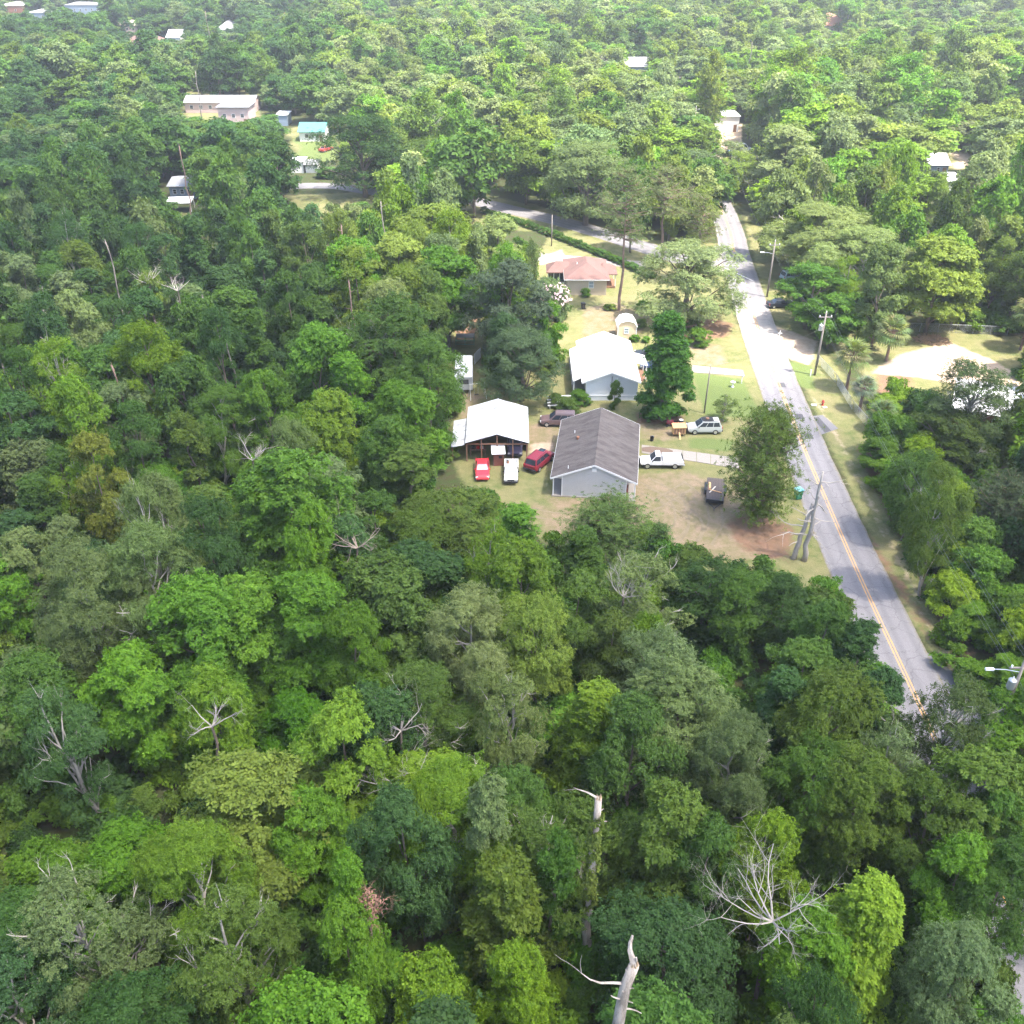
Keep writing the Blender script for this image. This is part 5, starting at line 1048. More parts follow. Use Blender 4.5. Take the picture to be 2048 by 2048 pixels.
# trees that can be told apart in the photograph
LAND = [
 ('cone_a', 1262, 603, 128, 0, (.065, .155, .024), 'deep green cone-shaped tree beside the white house', (1252, 792)),
 ('pine_young', 1426, 785, 118, 0, (.135, .20, .05), 'bushy young pine between the trailer and the road', (1424, 985)),
 ('pine_young', 1150, 940, 140, 7.0, (.125, .19, .05), 'young pine in front of the grey house gable', None),
 ('pine_young', 1247, 992, 48, 4, (.10, .165, .045), 'small pine sapling at the edge of the dirt yard', None),
 ('shrub', 1158, 722, 26, 0, 'mid', 'small upright sapling in front of the white house wall', (1158, 770)),
 ('open_a', 1366, 748, 50, 0, 'pale', 'thin twiggy shrub on the lawn by the slim pole', (1365, 795)),
 ('pine', 1192, 322, 112, 0, (.13, .165, .06), 'tall lone pine with a long bare trunk on the lawn', (1168, 586)),
 ('pine', 1262, 318, 120, 17, (.12, .155, .055), 'tall pine standing behind the big yard oak', None),
 ('pine', 1330, 372, 90, 15, (.125, .16, .06), 'tall pine leaning towards the far road', None),
 ('oak_a', 1302, 462, 205, 0, 'pale', 'broad light green yard oak by the road junction', (1290, 606)),
 ('oak_b', 1095, 272, 178, 0, 'grey', 'large round oak beside the curving side street', (1104, 425)),
 ('oak_a', 1190, 300, 120, 11, 'grey', 'soft grey-green oak next to the tall lone pine', None),
 ('oak_b', 692, 222, 180, 0, 'dark', 'umbrella-shaped dark oak with visible limbs near the lane', (690, 372)),
 ('oak_a', 815, 265, 190, 11, 'olive', 'wide olive oak overhanging the curving lane', None),
 ('broad_b', 955, 492, 165, 15, (.075, .112, .058), 'massive dark grey-green oak overhanging the barn', None),
 ('oak_a', 985, 620, 160, 10, (.08, .118, .06), 'spreading dark oak limb mass behind the brown crossover', None),
 ('gum_a', 815, 388, 160, 16, 'yellow', 'tall pale yellow-green tree by the sunny lawn', None),
 ('gum_b', 742, 446, 150, 15, 'yellow', 'airy pale tree beside the sunny tall tree', None),
 ('gum_b', 940, 412, 140, 13, 'pale', 'bleached pale tree in front of the sunny lawn', None),
 ('gum_a', 840, 470, 150, 15, 'bright', 'sunlit green tree above the shaded hollow', None),
 ('broad_a', 745, 560, 210, 17, 'mid', 'large round green tree beside the silver camper', None),
 ('broad_b', 800, 640, 150, 15, 'mid', 'dense green tree hiding the camper end', None),
 ('cone_b', 668, 668, 110, 14, 'bright', 'spire-topped green tree below the bare tall trunk', None),
 ('gum_a', 612, 735, 140, 14, 'lime', 'bright lime tree with a double top', None),
 ('cone_b', 768, 738, 125, 14, 'bright', 'pointed green tree beside the pole barn lean-to', None),
 ('gum_a', 720, 780, 120, 13, 'mid', 'leafy tree between two pointed green trees', None),
 ('gum_a', 520, 862, 200, 17, 'bright', 'big sunlit green tree with lumpy rosette foliage', None),
 ('gum_b', 560, 1080, 180, 13, 'bright', 'shorter green tree in front of the big rosette tree', None),
 ('gum_a', 590, 960, 120, 15, 'bright', 'green tree next to the tangle of bare vines', None),
 ('moss', 130, 1010, 220, 17, 'grey', 'hazy grey mossy tree at the clearing of dark woods', None),
 ('moss', 255, 1010, 190, 17, 'grey', 'grey mossy tree with a pale forked trunk', None),
 ('open_a', 262, 920, 130, 17, 'grey', 'half-bare grey tree topped by white twigs', None),
 ('gum_b', 160, 830, 110, 15, 'gold', 'golden-tinged leafy tree in dark woods', None),
 ('broad_a', 380, 940, 130, 17, 'blue', 'shadowy bluish tree with a straight dark trunk', None),
 ('oak_a', 860, 922, 250, 9, 'olive', 'broad olive oak below the red coupe', None),
 ('oak_b', 800, 960, 170, 9, 'olive', 'dull olive tree under the broad oak', None),
 ('gum_b', 700, 935, 110, 10, 'mid', 'round green tree in front of the broad olive oak', None),
 ('vine', 735, 1068, 210, 12, (.075, .125, .028), 'vine-draped tree over a dark hollow', None),
 ('moss', 905, 1115, 190, 13, 'pale', 'feathery silvery-green tree amid the woods before the dirt yard', None),
 ('broad_a', 1010, 1130, 150, 13, 'yellow', 'pale yellow-green crown beside the feathery tree', None),
 ('open_a', 955, 1255, 150, 13, 'pale', 'whitish bare-twigged tree in front of the feathery tree', None),
 ('cone_a', 950, 1060, 70, 10, 'bright', 'small pointed green tree behind the feathery tree', None),
 ('open_b', 1210, 1045, 180, 10, 'grey', 'bare white-limbed tree near the dirt yard', None),
 ('gum_b', 1090, 1085, 130, 10, 'olive', 'puffy olive-green tree near the yard edge', None),
 ('gum_b', 1150, 1165, 120, 10, 'olive', 'rounded olive tree behind the lime bush', None),
 ('vine', 1215, 1165, 80, 9, 'lime', 'glowing lime vine-covered bush', None),
 ('broad_a', 1340, 1060, 130, 9, 'dark', 'dark round tree at the corner of the dirt yard', None),
 ('broad_a', 1420, 1080, 140, 9, 'mid', 'shady green tree below the dead roadside pines', None),
 ('broad_b', 1500, 1085, 130, 9, 'dark', 'dark leafy tree under the twin dead pines', None),
 ('gum_b', 1560, 1130, 120, 10, 'mid', 'dense roadside tree leaning over the asphalt', None),
 ('column', 1640, 1180, 90, 10, 'dark', 'dark tall hedge-like tree on the road edge', None),
 ('column', 1672, 1262, 80, 9, 'dark', 'dark green bushy tree bulging over the road', None),
 ('gum_b', 1530, 1215, 150, 10, 'mid', 'dense blue-green crown beside the road', None),
 ('vine', 1500, 1275, 80, 8, 'lime', 'lime green vine mat on roadside trees', None),
 ('broad_a', 1300, 1255, 230, 12, 'grey', 'wide grey-green tree amid dark crowns before the road', None),
 ('broad_b', 1190, 1310, 190, 13, 'mid', 'tall shady green tree next to the wide grey-green one', None),
 ('moss', 1380, 1330, 190, 12, 'grey', 'wispy grey tree behind the leaning dead stick', None),
 ('open_b', 1810, 1275, 200, 13, (.085, .125, .045), 'half-dead tree with bone-white branches overhanging the road', None),
 ('open_a', 1715, 1360, 170, 12, 'grey', 'thin grey-green tree screening the near road', None),
 ('broad_a', 1640, 1400, 180, 12, 'olive', 'airy olive tree beside the trees screening the road', None),
 ('gum_b', 465, 1412, 260, 12, 'yellow', 'glowing yellow-green tree with loose white branches', None),
 ('gum_a', 560, 1500, 160, 11, 'bright', 'shorter green tree next to the glowing yellow-green one', None),
 ('open_b', 145, 1640, 260, 13, 'grey', 'grey lichen-covered tree with many white limbs', None),
 ('open_a', 430, 1690, 240, 13, 'olive', 'olive tree with white dead twig fans', None),
 ('gum_a', 385, 1258, 130, 12, 'lime', 'bright tree with a bare white fork in front', None),
 ('column', 930, 1450, 110, 15, 'grey', 'pale columnar tree with a domed top', None),
 ('column', 1040, 1560, 80, 13, 'mid', 'narrow green tree close beside the ivy-clad dead trunk', None),
 ('gum_b', 1230, 1478, 190, 14, 'olive', 'large puffy olive rosette tree beside the ivy-clad trunk', None),
 ('gum_b', 1320, 1560, 150, 13, 'mid', 'second puffy tree beside the rosette tree', None),
 ('gum_a', 1460, 1550, 150, 12, 'lime', 'lively lime tree above the fan of dead twigs', None),
 ('gum_a', 1530, 1720, 170, 11, 'bright', 'green tree below the fan of dead twigs', None),
 ('gum_b', 1850, 1575, 150, 11, 'bright', 'bright round tree overlooking the screened road bend', None),
 ('broad_a', 1830, 1760, 190, 11, 'grey', 'grey-green tree below the bright round one', None),
 ('cone_b', 685, 1595, 110, 13, 'bright', 'perky bright green tree behind the russet dead top', None),
 ('gum_a', 650, 1725, 150, 13, 'bright', 'bulky bright green tree beside the russet dead top', None),
 ('broad_b', 780, 1490, 170, 14, 'blue', 'bluish dense tree behind the lime spire', None),
 ('vine', 790, 1510, 80, 13, 'lime', 'lime vine spire on the bluish dense tree', None),
 ('vine', 820, 1840, 200, 9, 'lime', 'spring green vine mound at the forest edge', None),
 ('gum_a', 980, 1765, 140, 11, 'lime', 'leafy lime tree near the broken grey snag', None),
 ('vine', 240, 1540, 180, 7, (.075, .17, .02), 'vivid green vine mound in the woods', None),
 ('vine', 90, 1590, 170, 7, (.095, .18, .022), 'sunny yellower vine mound beside the vivid green one', None),
 ('vine', 560, 1300, 150, 7, (.07, .17, .02), 'vivid green thicket below the rosette trees', None),
 ('gum_a', 1880, 1500, 130, 11, 'mid', 'green tree hiding the road bend', None),
 ('open_b', 1860, 690, 190, 13, (.075, .105, .045), 'open-limbed live oak before the white metal roof', None),
 ('oak_a', 1800, 775, 150, 8, 'olive', 'spreading oak at the sand lot corner', None),
 ('pine_young', 1920, 905, 120, 9, (.07, .10, .04), 'grey-green conifer under the open-limbed live oak', None),
 ('moss', 1560, 385, 200, 13, 'pale', 'silvery feathery tree mass across the road', None),
 ('moss', 1640, 430, 180, 13, 'pale', 'second silvery feathery tree across the road', None),
 ('broad_a', 1540, 500, 150, 10, 'bright', 'leafy tree above the parked black sedan', None),
 ('gum_b', 1580, 560, 85, 8, 'bright', 'bright leafy tree behind the transformer pole', None),
 ('gum_a', 1790, 450, 150, 15, 'yellow', 'large sunny tree at the back of the sand lot', None),
 ('broad_b', 1715, 470, 110, 12, 'pale', 'pale green tree above the tall fan palm', None),
 ('gum_a', 1490, 240, 130, 16, 'pale', 'tall pale tree over the far end of the road', None),
 ('gum_b', 1885, 1430, 210, 12, 'olive', 'leaning tree closing over the near road bend', None),
 ('broad_b', 1900, 1590, 190, 11, 'mid', 'medium green tree overhanging the tree-screened stretch of road', None),
 ('broad_a', 1790, 1480, 170, 11, 'olive', 'olive tree at the edge of the hidden road stretch', None),
]
for kind, x, yt, wd, H, tint, lab, base in LAND:
    tree_px(kind, x, yt, wd, H, tint, lab, base)
for i, (dx, y) in enumerate(((-4.2, 219), (4.4, 223), (-4.4, 230), (4.2, 234))):
    x = float(np.interp(y, [p[1] for p in ROAD], [p[0] for p in ROAD]))+dx
    put_tree(('oak_a', 'broad_a')[i % 2], x, y, 8.5+i % 2, 5.0, ('pale', 'yellow', 'grey')[i % 3], 'sunny tree arching over the far end of the road', 'trees arching over the far road')
# roadside hedge of bushes on the right verge
rn = random.Random(11)
for i in range(26):
    t = i/25; y = 102-t*48; x = 44.3-t*2.9+rn.uniform(-.4, 2.4)+(2.5 if i % 2 else 0); H = rn.uniform(3.8, 6.8)
    put_tree(rn.choice(['shrub', 'vine', 'gum_b', 'shrub']), x, y, H, rn.uniform(1.9, 3.0), rn.choice([(.125, .235, .03), (.11, .215, .028), (.165, .255, .03), (.09, .17, .028)]), 'leafy green bush in the roadside hedge under the wires', 'roadside hedge bushes', rnd=rn)
for px, py in ((1130, 590), (1172, 593)):
    c = P(px, py); put_tree('shrub', c.x, c.y-.3, 1.5, 1.0, 'bright', 'clipped round shrub in front of the brown house wall', 'shrubs by the brown house wall')
c = P(1102, 640); cm = put_tree('shrub', c.x, c.y, 6.5, 3.2, 'grey', 'crape myrtle with pale pink blossom by the dark oak')
rngb = np.random.default_rng(8); D = unit(rngb.normal(size=(240, 3))); D[:, 2] = np.abs(D[:, 2])
bp3 = D*np.array([2.5, 2.5, 1.9])*rngb.uniform(.9, 1.1, (240, 1))+np.array([0, 0, 2.5]); Vb, vb = sprays(bp3, unit(D+np.array([0, 0, .5])), np.full(240, .5), 4, .18, .15, rngb)
obj('blossom', quads_mesh('blossom', Vb, vb, [BLOOM]), cm)
for px, py, hh in ((1090, 650, 1.2), (1225, 620, 1.0), (1280, 655, 1.3), (1395, 690, 2.4), (1385, 660, 1.8), (1330, 640, 1.6), (1285, 618, 1.4), (1270, 682, 1.0), (1292, 684, .9), (1215, 620, .9), (1110, 812, 1.6), (1160, 808, 1.8), (1135, 828, 2.0), (1310, 825, 1.5), (1345, 830, 1.5)):
    c = P(px, py); put_tree('shrub', c.x, c.y, hh, hh*.85, random.choice(['bright', 'olive', 'yellow']), 'small scrubby bush growing on the lawns', 'small bushes on the lawns')
for i, (px, py) in enumerate([(968+i*9.5, 420+i*3.0+i*i*.02) for i in range(36)]):
    c = P(px, py+6); put_tree('shrub', c.x, c.y, 1.0+.4*rn.random(), .9, 'mid', 'clipped low hedge bush lining the curving side street', 'hedge bushes along the side street', rnd=rn)

# ------------------------------------------------------------------ fan palms
def frond_mesh():
    mb = MB(); n = 13
    mb.tube([(0, 0, 0), (.45, 0, .1), (.85, 0, .1)], [.03, .022, .015], 4, 1)
    for i in range(n):
        a = R_(-105+210*i/(n-1)); l = .95*(1-.25*abs(i-(n-1)/2)/(n/2)); c0 = (.85, 0, .1)
        d = (math.cos(a), math.sin(a)); s = (-d[1]*.055, d[0]*.055)
        p = [(c0[0], c0[1], c0[2]), (c0[0]+d[0]*l*.55+s[0], c0[1]+d[1]*l*.55+s[1], .12), (c0[0]+d[0]*l, c0[1]+d[1]*l, -.16), (c0[0]+d[0]*l*.55-s[0], c0[1]+d[1]*l*.55-s[1], .12)]
        mb.add(p, [(0, 1, 2, 3)])
    me_ = mb.mesh('frond', [PALM, PBARK]); a = me_.attributes.new('var', 'FLOAT', 'POINT'); a.data.foreach_set('value', np.random.default_rng(3).uniform(.3, .8, len(me_.vertices)).astype(np.float32)); return me_
FROND = frond_mesh()
def palm(label, x, y, H, s, col, seed):
    o = thing('fan_palm', label, 'palm', (x, y, 0), seed*40); rn_ = random.Random(seed)
    MB().tube([(0, 0, -.2), (.05, .03, H*.5), (0, 0, H)], [.24, .2, .22], 9).build('trunk', PBARK, o)
    MB().lathe([(.2, 0), (.34, .3), (.3, .7), (.12, 1.0)], 10, at=(0, 0, H-.7)).build('boot', PBARK, o)
    for i in range(34):
        t = (i+.5)/34; f = obj('frond', FROND, o); f.location = (0, 0, H+.1); f.color = (*[c*rn_.uniform(.8, 1.2) for c in col], 1)
        f.rotation_euler = (rn_.uniform(-.25, .25), R_(-80+t*118), i*2.399); f.scale = (s,)*3
    TREES.append((x, y, 2.2*s)); return o
c = P(1772, 722); palm('tall fan palm at the sand lot edge', c.x, c.y, PY(1785, 668, c.y).z, 1.7, (.16, .19, .075), 1)
c = P(1690, 778); palm('fan palm behind the chain link fence nearest the transformer pole', c.x+.2, c.y, PY(1690, 715, c.y).z, 1.65, (.15, .19, .07), 2)
c = P(1710, 822); palm('short bluish fan palm close to the chain link fence', c.x+.6, c.y, PY(1712, 778, c.y).z, 1.15, (.16, .20, .12), 3)
c = P(1757, 862); palm('fan palm in the shrubs below the short bluish palm', c.x, c.y, PY(1755, 830, c.y).z, 1.3, (.12, .18, .07), 4)
c = P(2040, 700); palm('fan palm at the far side of the sand lot', c.x, c.y, PY(2035, 630, c.y).z, 1.8, (.15, .19, .075), 5)

# ------------------------------------------------------------------ dead trees
def snag(name, label, base, H, r0, r1, seed, branches=(), lean=(0, 0), m=DEAD, wob=.05, broken=True, ivy=None, group=None, twigs=2):
    rng = np.random.default_rng(seed); o = thing(name, label, 'dead tree', (base[0], base[1], 0), 0, group); mb = MB()
    pts = bough(mb, (0, 0, -.3), (lean[0], lean[1], H), r0, r1, rng, 9, wob, 9)
    mb.build('trunk', m, o, True)
    if broken:
        sp_ = MB()
        for k in range(5):
            a = k*1.3; q = (pts[-1][0]+math.cos(a)*r1*.6, pts[-1][1]+math.sin(a)*r1*.6, pts[-1][2]-.05); sp_.tube([q, (q[0]+rng.normal(0, .03), q[1]+rng.normal(0, .03), q[2]+rng.uniform(.12, .45))], [r1*.42, .01], 4)
        sp_.build('splintered_top', SPLINT if m in (DEAD, PALEDEAD) and r1 > .1 else m, o)
    for (t, az, el, L, r, dep) in branches:
        i = int(t*9); p = pts[min(i, 9)]; bm_ = MB(); a = R_(az); e = R_(el)
        bare(bm_, (p[0], p[1], H*t if i < 9 else p[2]), (math.cos(a)*math.cos(e), math.sin(a)*math.cos(e), math.sin(e)), L, r, dep, rng, .1, .6, (1, 3)); bm_.build('branch', m, o)
    if ivy:
        z0, z1, n = ivy; z = rng.uniform(z0, z1, n)*1.0; a = rng.random(n)*6.283; rr = (r0+(r1-r0)*z/H)*1.1+np.abs(rng.normal(0, .055, n))
        cx = np.interp(z/H, np.linspace(0, 1, 10), [p[0] for p in pts]); cy = np.interp(z/H, np.linspace(0, 1, 10), [p[1] for p in pts])
        keep = np.sin(z*1.7+a*1.0)+.6*np.sin(z*4.1-a*2)+rng.normal(0, .45, n) > -.15
        C = np.column_stack([cx+rr*np.cos(a), cy+rr*np.sin(a), z])[keep]; N = unit(np.column_stack([np.cos(a), np.sin(a), .4+0*a])[keep]); V, vr = sprays(C, N, rng.random(len(C)), 5, .2, .13, rng, droop=.2)
        obj('ivy', quads_mesh('ivy', V, vr, [IVY]), o)
    return o
SNAGS = []
# ivy-clad broken trunk in the foreground
t0 = P(1197, 1597, 16.5); hb = t0
snag('dead_tree', 'tall broken dead trunk partly clad in green ivy', (hb.x-.25, hb.y-.2), 16.5, .31, .20, 21, [(1.0, 170, 25, 1.4, .09, 1), (.86, 10, 20, .8, .10, 0), (.93, 20, 35, .5, .07, 0)], lean=(.25, .2), ivy=(7.0, 15.4, 1300), wob=.03, m=PALEDEAD)
t1 = P(1268, 1930, 15.0)
snag('dead_tree', 'thick broken grey snag with stubby limbs', (t1.x-1.5, t1.y-1.0), 15.0, .42, .26, 22, [(1.0, 130, 55, 1.5, .19, 0), (.97, 10, 40, 1.2, .16, 0), (.9, 175, 15, 2.6, .09, 1), (.88, 0, 10, .6, .08, 0), (.82, 5, 5, .6, .08, 0), (.84, 180, 5, .6, .07, 0), (.72, 330, -20, 2.4, .09, 1), (.78, 10, -35, 1.2, .07, 0)], lean=(1.5, 1.0), wob=.04, m=PALEDEAD)
# twin dead pines by the road
h1 = PY(1646, 943, 80).z; h2 = PY(1606, 1012, 80.3).z
br = [(.25+.05*i, (i*137) % 360, 10-(i % 3)*12, 1.3+.5*((i*7) % 3), .10, 1) for i in range(14)]
snag('dead_pine', 'tall dead pine snag with many short grey stubs by the road', (30.4, 80), h1, .30, .10, 23, br, lean=(PY(1646, 943, 80).x-30.4, 0), wob=.05, broken=False, m=GREYBR)
snag('dead_pine', 'shorter dead pine snag with long drooping limbs by the road', (29.3, 80.4), h2, .30, .16, 24, [(.45, 180, 15, 3.0, .10, 1), (.62, 175, 20, 2.8, .10, 1), (.8, 170, 40, 2.2, .07, 1), (.85, 20, 50, 1.6, .09, 0), (.5, 30, 10, 1.2, .08, 0), (.35, 200, 5, 1.4, .08, 0)], lean=(.9, 0), wob=.05, m=GREYBR)
# leafless grey tops that rise out of the woods (pixel in the 1932 view, top height, branch length)
for i, (x, y, H, L, lab) in enumerate((
  (1470, 1690, 12.5, 4.2, 'wide fan of dead silver twigs above a green tree'), (668, 975, 14, 3.4, 'tangle of bare brown vines on a dead top'), (752, 1330, 12, 2.6, 'white forked dead top in the woods'),
  (725, 1425, 10, 3.2, 'long leaning dead branch lying over dark trees'), (690, 1690, 11.5, 1.9, 'russet dead crown with brown leaves'), (690, 600, 15, 4.0, 'pale curved dead limb on the round green tree'),
  (272, 500, 16.5, 2.7, 'dead twig crown with three pale tops'), (95, 570, 15.5, 2.8, 'sprawling pale dead crown deep in the woods'), (330, 520, 16.5, 2.2, 'bare pale twigs next to the three-topped crown'),
  (470, 830, 14, 2.4, 'white dead twig cluster above the grey trees'), (390, 1330, 11.5, 2.2, 'bare white fork in front of the bright tree'), (812, 200, 17, 5.0, 'pale forked dead tree beyond the wide olive oak'),
  (1600, 1420, 9, 2.4, 'straight dead stick leaning out of the trees'), (1180, 1075, 10.5, 3.0, 'white bony branches by the dirt yard'), (770, 30, 15, 5.5, 'far pale leafless treetop'), (1130, 95, 15, 4.5, 'far bare pale tree behind soft bushes'))):
    t_ = A(x, y, H); rng = np.random.default_rng(100+i); o = thing('dead_tree', lab, 'dead tree', (t_.x, t_.y, 0)); mb = MB()
    bough(mb, (0, 0, -.2), (0, 0, H-L*.95), .15, .09, rng, 6, .08, 6); mb.build('trunk', BARK, o); bm_ = MB()
    m_ = mat('vine_brown', (.30, .24, .19), .9) if 'vines' in lab else (GREYBR if 'russet' not in lab else REDDEAD)
    wide = 'wide fan' in lab
    for k in range(10 if wide else 8 if L > 2.5 else 6):
        a = k*2.4+rng.random(); bare(bm_, (0, 0, H-L*(.55 if wide else .95)), (math.cos(a), math.sin(a), rng.uniform(.2, 1.0) if wide else .8), L*rng.uniform(.6, 1.05), .06, 3, rng, .14 if wide else .2, .75 if wide else .6, (3, 5) if wide else (2, 4))
    tag(bm_.build('bare_branch', m_, o), kind='stuff')
    if 'russet' in lab:
        D = unit(rng.normal(size=(110, 3))); C = np.array([0, 0, H-.9])+D*np.array([1.1, 1.1, .8])*rng.random((110, 1)); V, vr = sprays(C, D, np.full(110, .5), 4, .25, .1, rng); obj('dead_leaves', quads_mesh('dead_leaves', V, vr, [REDDEAD]), o)
    SNAGS.append((t_.x, t_.y))
# bare standing trunks in the left woods (top pixel, foot-ish pixel length in the 1932 view)
for i, (x, y, H, lab) in enumerate(((20, 690, 14, 'pale leaning bare trunk paired with a thin one'), (48, 698, 13, 'thin bare trunk close to the pale leaning one'), (222, 690, 14, 'stout brown bare trunk tilted in the deep woods'), (177, 738, 12, 'short brown bare stub near the stout tilted trunk'),
     (433, 632, 15, 'slim ringed dead trunk in the mid woods'), (664, 530, 18, 'tall slim brown dead trunk above the round green trees'), (722, 380, 18, 'broken pale snag rising before the dark lane oak'), (385, 560, 16, 'bone white snag among mid woods'), (200, 455, 17, 'white slender trunk in the shaded deep woods'),
     (338, 275, 21, 'lanky pine trunk with stub limbs by the mobile home'), (1205, 290, 14, 'pale stub trunk behind the yard pines'), (1418, 80, 16, 'far straight dead trunk beyond the sandy lot'), (1548, 100, 15, 'far pale snag in front of the orange hip roof'), (1510, 160, 16, 'far leaning bare trunk across the road'), (385, 22, 22, 'far tall bare trunk near the white gabled house'), (365, 135, 16, 'far crooked bare trunk near the grey cottage'), (635, 425, 17, 'reddish thin trunk below the umbrella pine crown'))):
    t_ = A(x, y, H); d = t_.y
    snag('dead_tree', lab, (t_.x, t_.y), H, .11+d*.0002, .07+d*.0001, 200+i, [(.8, 40*i, 20, 1.0, .05, 1), (.92, 70*i, 30, .8, .04, 1)] if i % 2 else [(.95, 60*i, 30, 1.2, .05, 1)], lean=(-.9+(i*37 % 18)/10, 0), m=PBARK if 'brown' in lab or 'pine' in lab or 'reddish' in lab else DEAD)
    SNAGS.append((t_.x, t_.y))

# ------------------------------------------------------------------ forest fill
CLEAR = [
 [(872,742),(1000,742),(1060,745),(1090,740),(1200,745),(1212,792),(1300,800),(1440,800),(1485,900),(1500,985),(1560,1075),(1470,1062),(1330,1045),(1290,995),(1230,990),(1180,935),(1100,945),(1070,1005),(1015,1000),(960,925),(890,905),(862,850)],
 [(1085,620),(1160,580),(1400,570),(1440,790),(1300,800),(1215,780),(1200,745),(1088,745)],
 [(1022,478),(1160,478),(1300,470),(1235,590),(1095,625),(1050,550),(1030,545)],
 [(850,400),(905,388),(1000,400),(1180,470),(1020,472),(960,425),(860,425)],
 [(1362,395),(1400,395),(1440,560),(1560,830),(1785,1265),(1735,1335),(1700,1350),(1690,1290),(1605,1115),(1545,960),(1480,800),(1365,560)],
 [(1440,560),(1480,560),(1545,645),(1605,725),(1638,810),(1640,880),(1770,1250),(1700,1190),(1560,830)],
 [(1690,640),(1740,620),(1820,620),(1890,675),(1890,712),(1830,715),(1720,715),(1640,700)],
 [(1400,410),(1455,440),(1480,560),(1440,560)],
 [(1660,595),(1722,595),(1722,690),(1665,690)], [(1562,650),(1625,650),(1625,735),(1565,735)], [(1590,725),(1640,725),(1640,775),(1590,775)], [(1630,780),(1690,780),(1690,830),(1640,830)],
 [(545,340),(610,345),(700,350),(700,378),(545,390)], [(548,235),(628,235),(628,305),(560,300)], [(320,372),(372,372),(372,402),(316,430)], [(350,182),(478,182),(478,232),(352,225)],
 [(1348,226),(1400,226),(1400,304),(1372,306)], [(1790,275),(1840,280),(1838,318),(1790,312)], [(855,590),(905,590),(900,745),(868,745)], [(1872,1722),(1932,1690),(1932,1830),(1862,1790)],
 [(640,320),(670,320),(670,385),(640,385)], [(1395,395),(1455,425),(1440,560),(1405,480)],
]
TRUNKS = [([(1115,1500),(1145,1500),(1140,1850),(1105,1850)], hb.y+1.0), ([(1140,1780),(1225,1785),(1225,1932),(1120,1932)], t1.y+1.0), ([(1480,950),(1565,880),(1560,1060),(1480,1050)], 81.0), ([(655,525),(675,525),(668,660),(648,660)], 118.0), ([(215,690),(240,690),(245,760),(220,760)], 95.0)]
GS = 4; GN = 512+64                                # raster of the photograph (with a margin) for what must stay open
gxx, gyy = np.meshgrid((np.arange(GN)-32)*GS, (np.arange(GN)-32)*GS)
def raster(polys):
    m_ = np.zeros(gxx.shape, bool)
    for pl in polys: m_ |= inpoly(gxx, gyy, pl)
    return m_
MASK = raster([[(x*S, y*S) for x, y in pl] for pl in CLEAR] + [[(a, b_), (c_, b_), (c_, d), (a, d)] for a, b_, c_, d in FARBOX])
TMASK = [(raster([[(x*S, y*S) for x, y in pl]]), ym) for pl, ym in TRUNKS]
HX = [0, 0, 0, 0, -.8, .8, -.95, .95, 0, -.5, .5, 0, -.5, .5]; HZ = [.97, .75, .55, .3, .75, .75, .5, .5, .15, .9, .9, .6, .6, .6]
def hides(x, y, H, R, trunks=True):
    """does this crown cover an area that the photograph shows open?"""
    for a, z in zip(HX, HZ):
        u, v = pix(x+a*R, y+(.75*R if z == .6 else -.3*R), z*H); i, j = int(round(v/GS))+32, int(round(u/GS))+32
        if 0 <= i < GN and 0 <= j < GN:
            if MASK[i, j]: return True
            if trunks and any(y < ym and m_[i, j] for m_, ym in TMASK): return True
    return False
RL = [(np.array([p for p in ROAD if p[1] < 212]), 4.4), (np.array([p for p in ROAD if p[1] >= 212]), 1.9), (np.array(STREET), 4.2), (np.array(LANE), 3.5)]
OPEN = [wpoly(pl) for pl in ([(1010,560),(1400,480),(1480,800),(1540,960),(1480,1040),(1090,1000),(960,900),(870,860),(870,740),(1060,740)], [(1690,650),(1932,640),(1932,760),(1720,725)])]
BLD = [(o_.location.x, o_.location.y) for o_ in COL.objects if o_.get('category') in ('house', 'building', 'shed', 'mobile home', 'workshop', 'garage', 'carport')]
def on_open(x, y):
    for l, w_ in RL:
        if l[0, 1]-8 < y < l[-1, 1]+8 or l is not RL[0][0]:
            if np.min((l[:, 0]-x)**2+(l[:, 1]-y)**2) < w_*w_: return True
    if any(abs(x-a) < 7.5 and -2 < y-b_ < 11 for a, b_ in BLD): return True
    return 60 < y < 260 and any(inpoly(np.array([x]), np.array([y]), pl)[0] for pl in OPEN)
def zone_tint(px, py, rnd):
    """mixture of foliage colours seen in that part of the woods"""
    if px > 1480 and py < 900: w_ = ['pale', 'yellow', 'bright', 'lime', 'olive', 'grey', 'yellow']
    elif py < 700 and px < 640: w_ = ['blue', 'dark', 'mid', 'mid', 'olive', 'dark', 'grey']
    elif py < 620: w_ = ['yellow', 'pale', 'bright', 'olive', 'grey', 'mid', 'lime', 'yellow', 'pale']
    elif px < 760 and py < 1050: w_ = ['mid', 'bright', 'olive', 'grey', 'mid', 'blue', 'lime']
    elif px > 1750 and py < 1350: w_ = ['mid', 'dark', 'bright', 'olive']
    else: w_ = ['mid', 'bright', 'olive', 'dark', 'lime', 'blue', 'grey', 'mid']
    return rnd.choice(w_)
rn = random.Random(21); cand = []
yy = 16.0
while yy < 200:
    st = 5.4+yy*.008; half = .62*(yy*cp+50*sp)+8; xx = -half
    while xx < half:
        cand.append((xx+rn.uniform(-.42, .42)*st, yy+rn.uniform(-.42, .42)*st, rn.random())); xx += st
    yy += st
TA = [(a, b_, r) for a, b_, r in TREES]; nind = 0; far_pts = []; NIND = 245
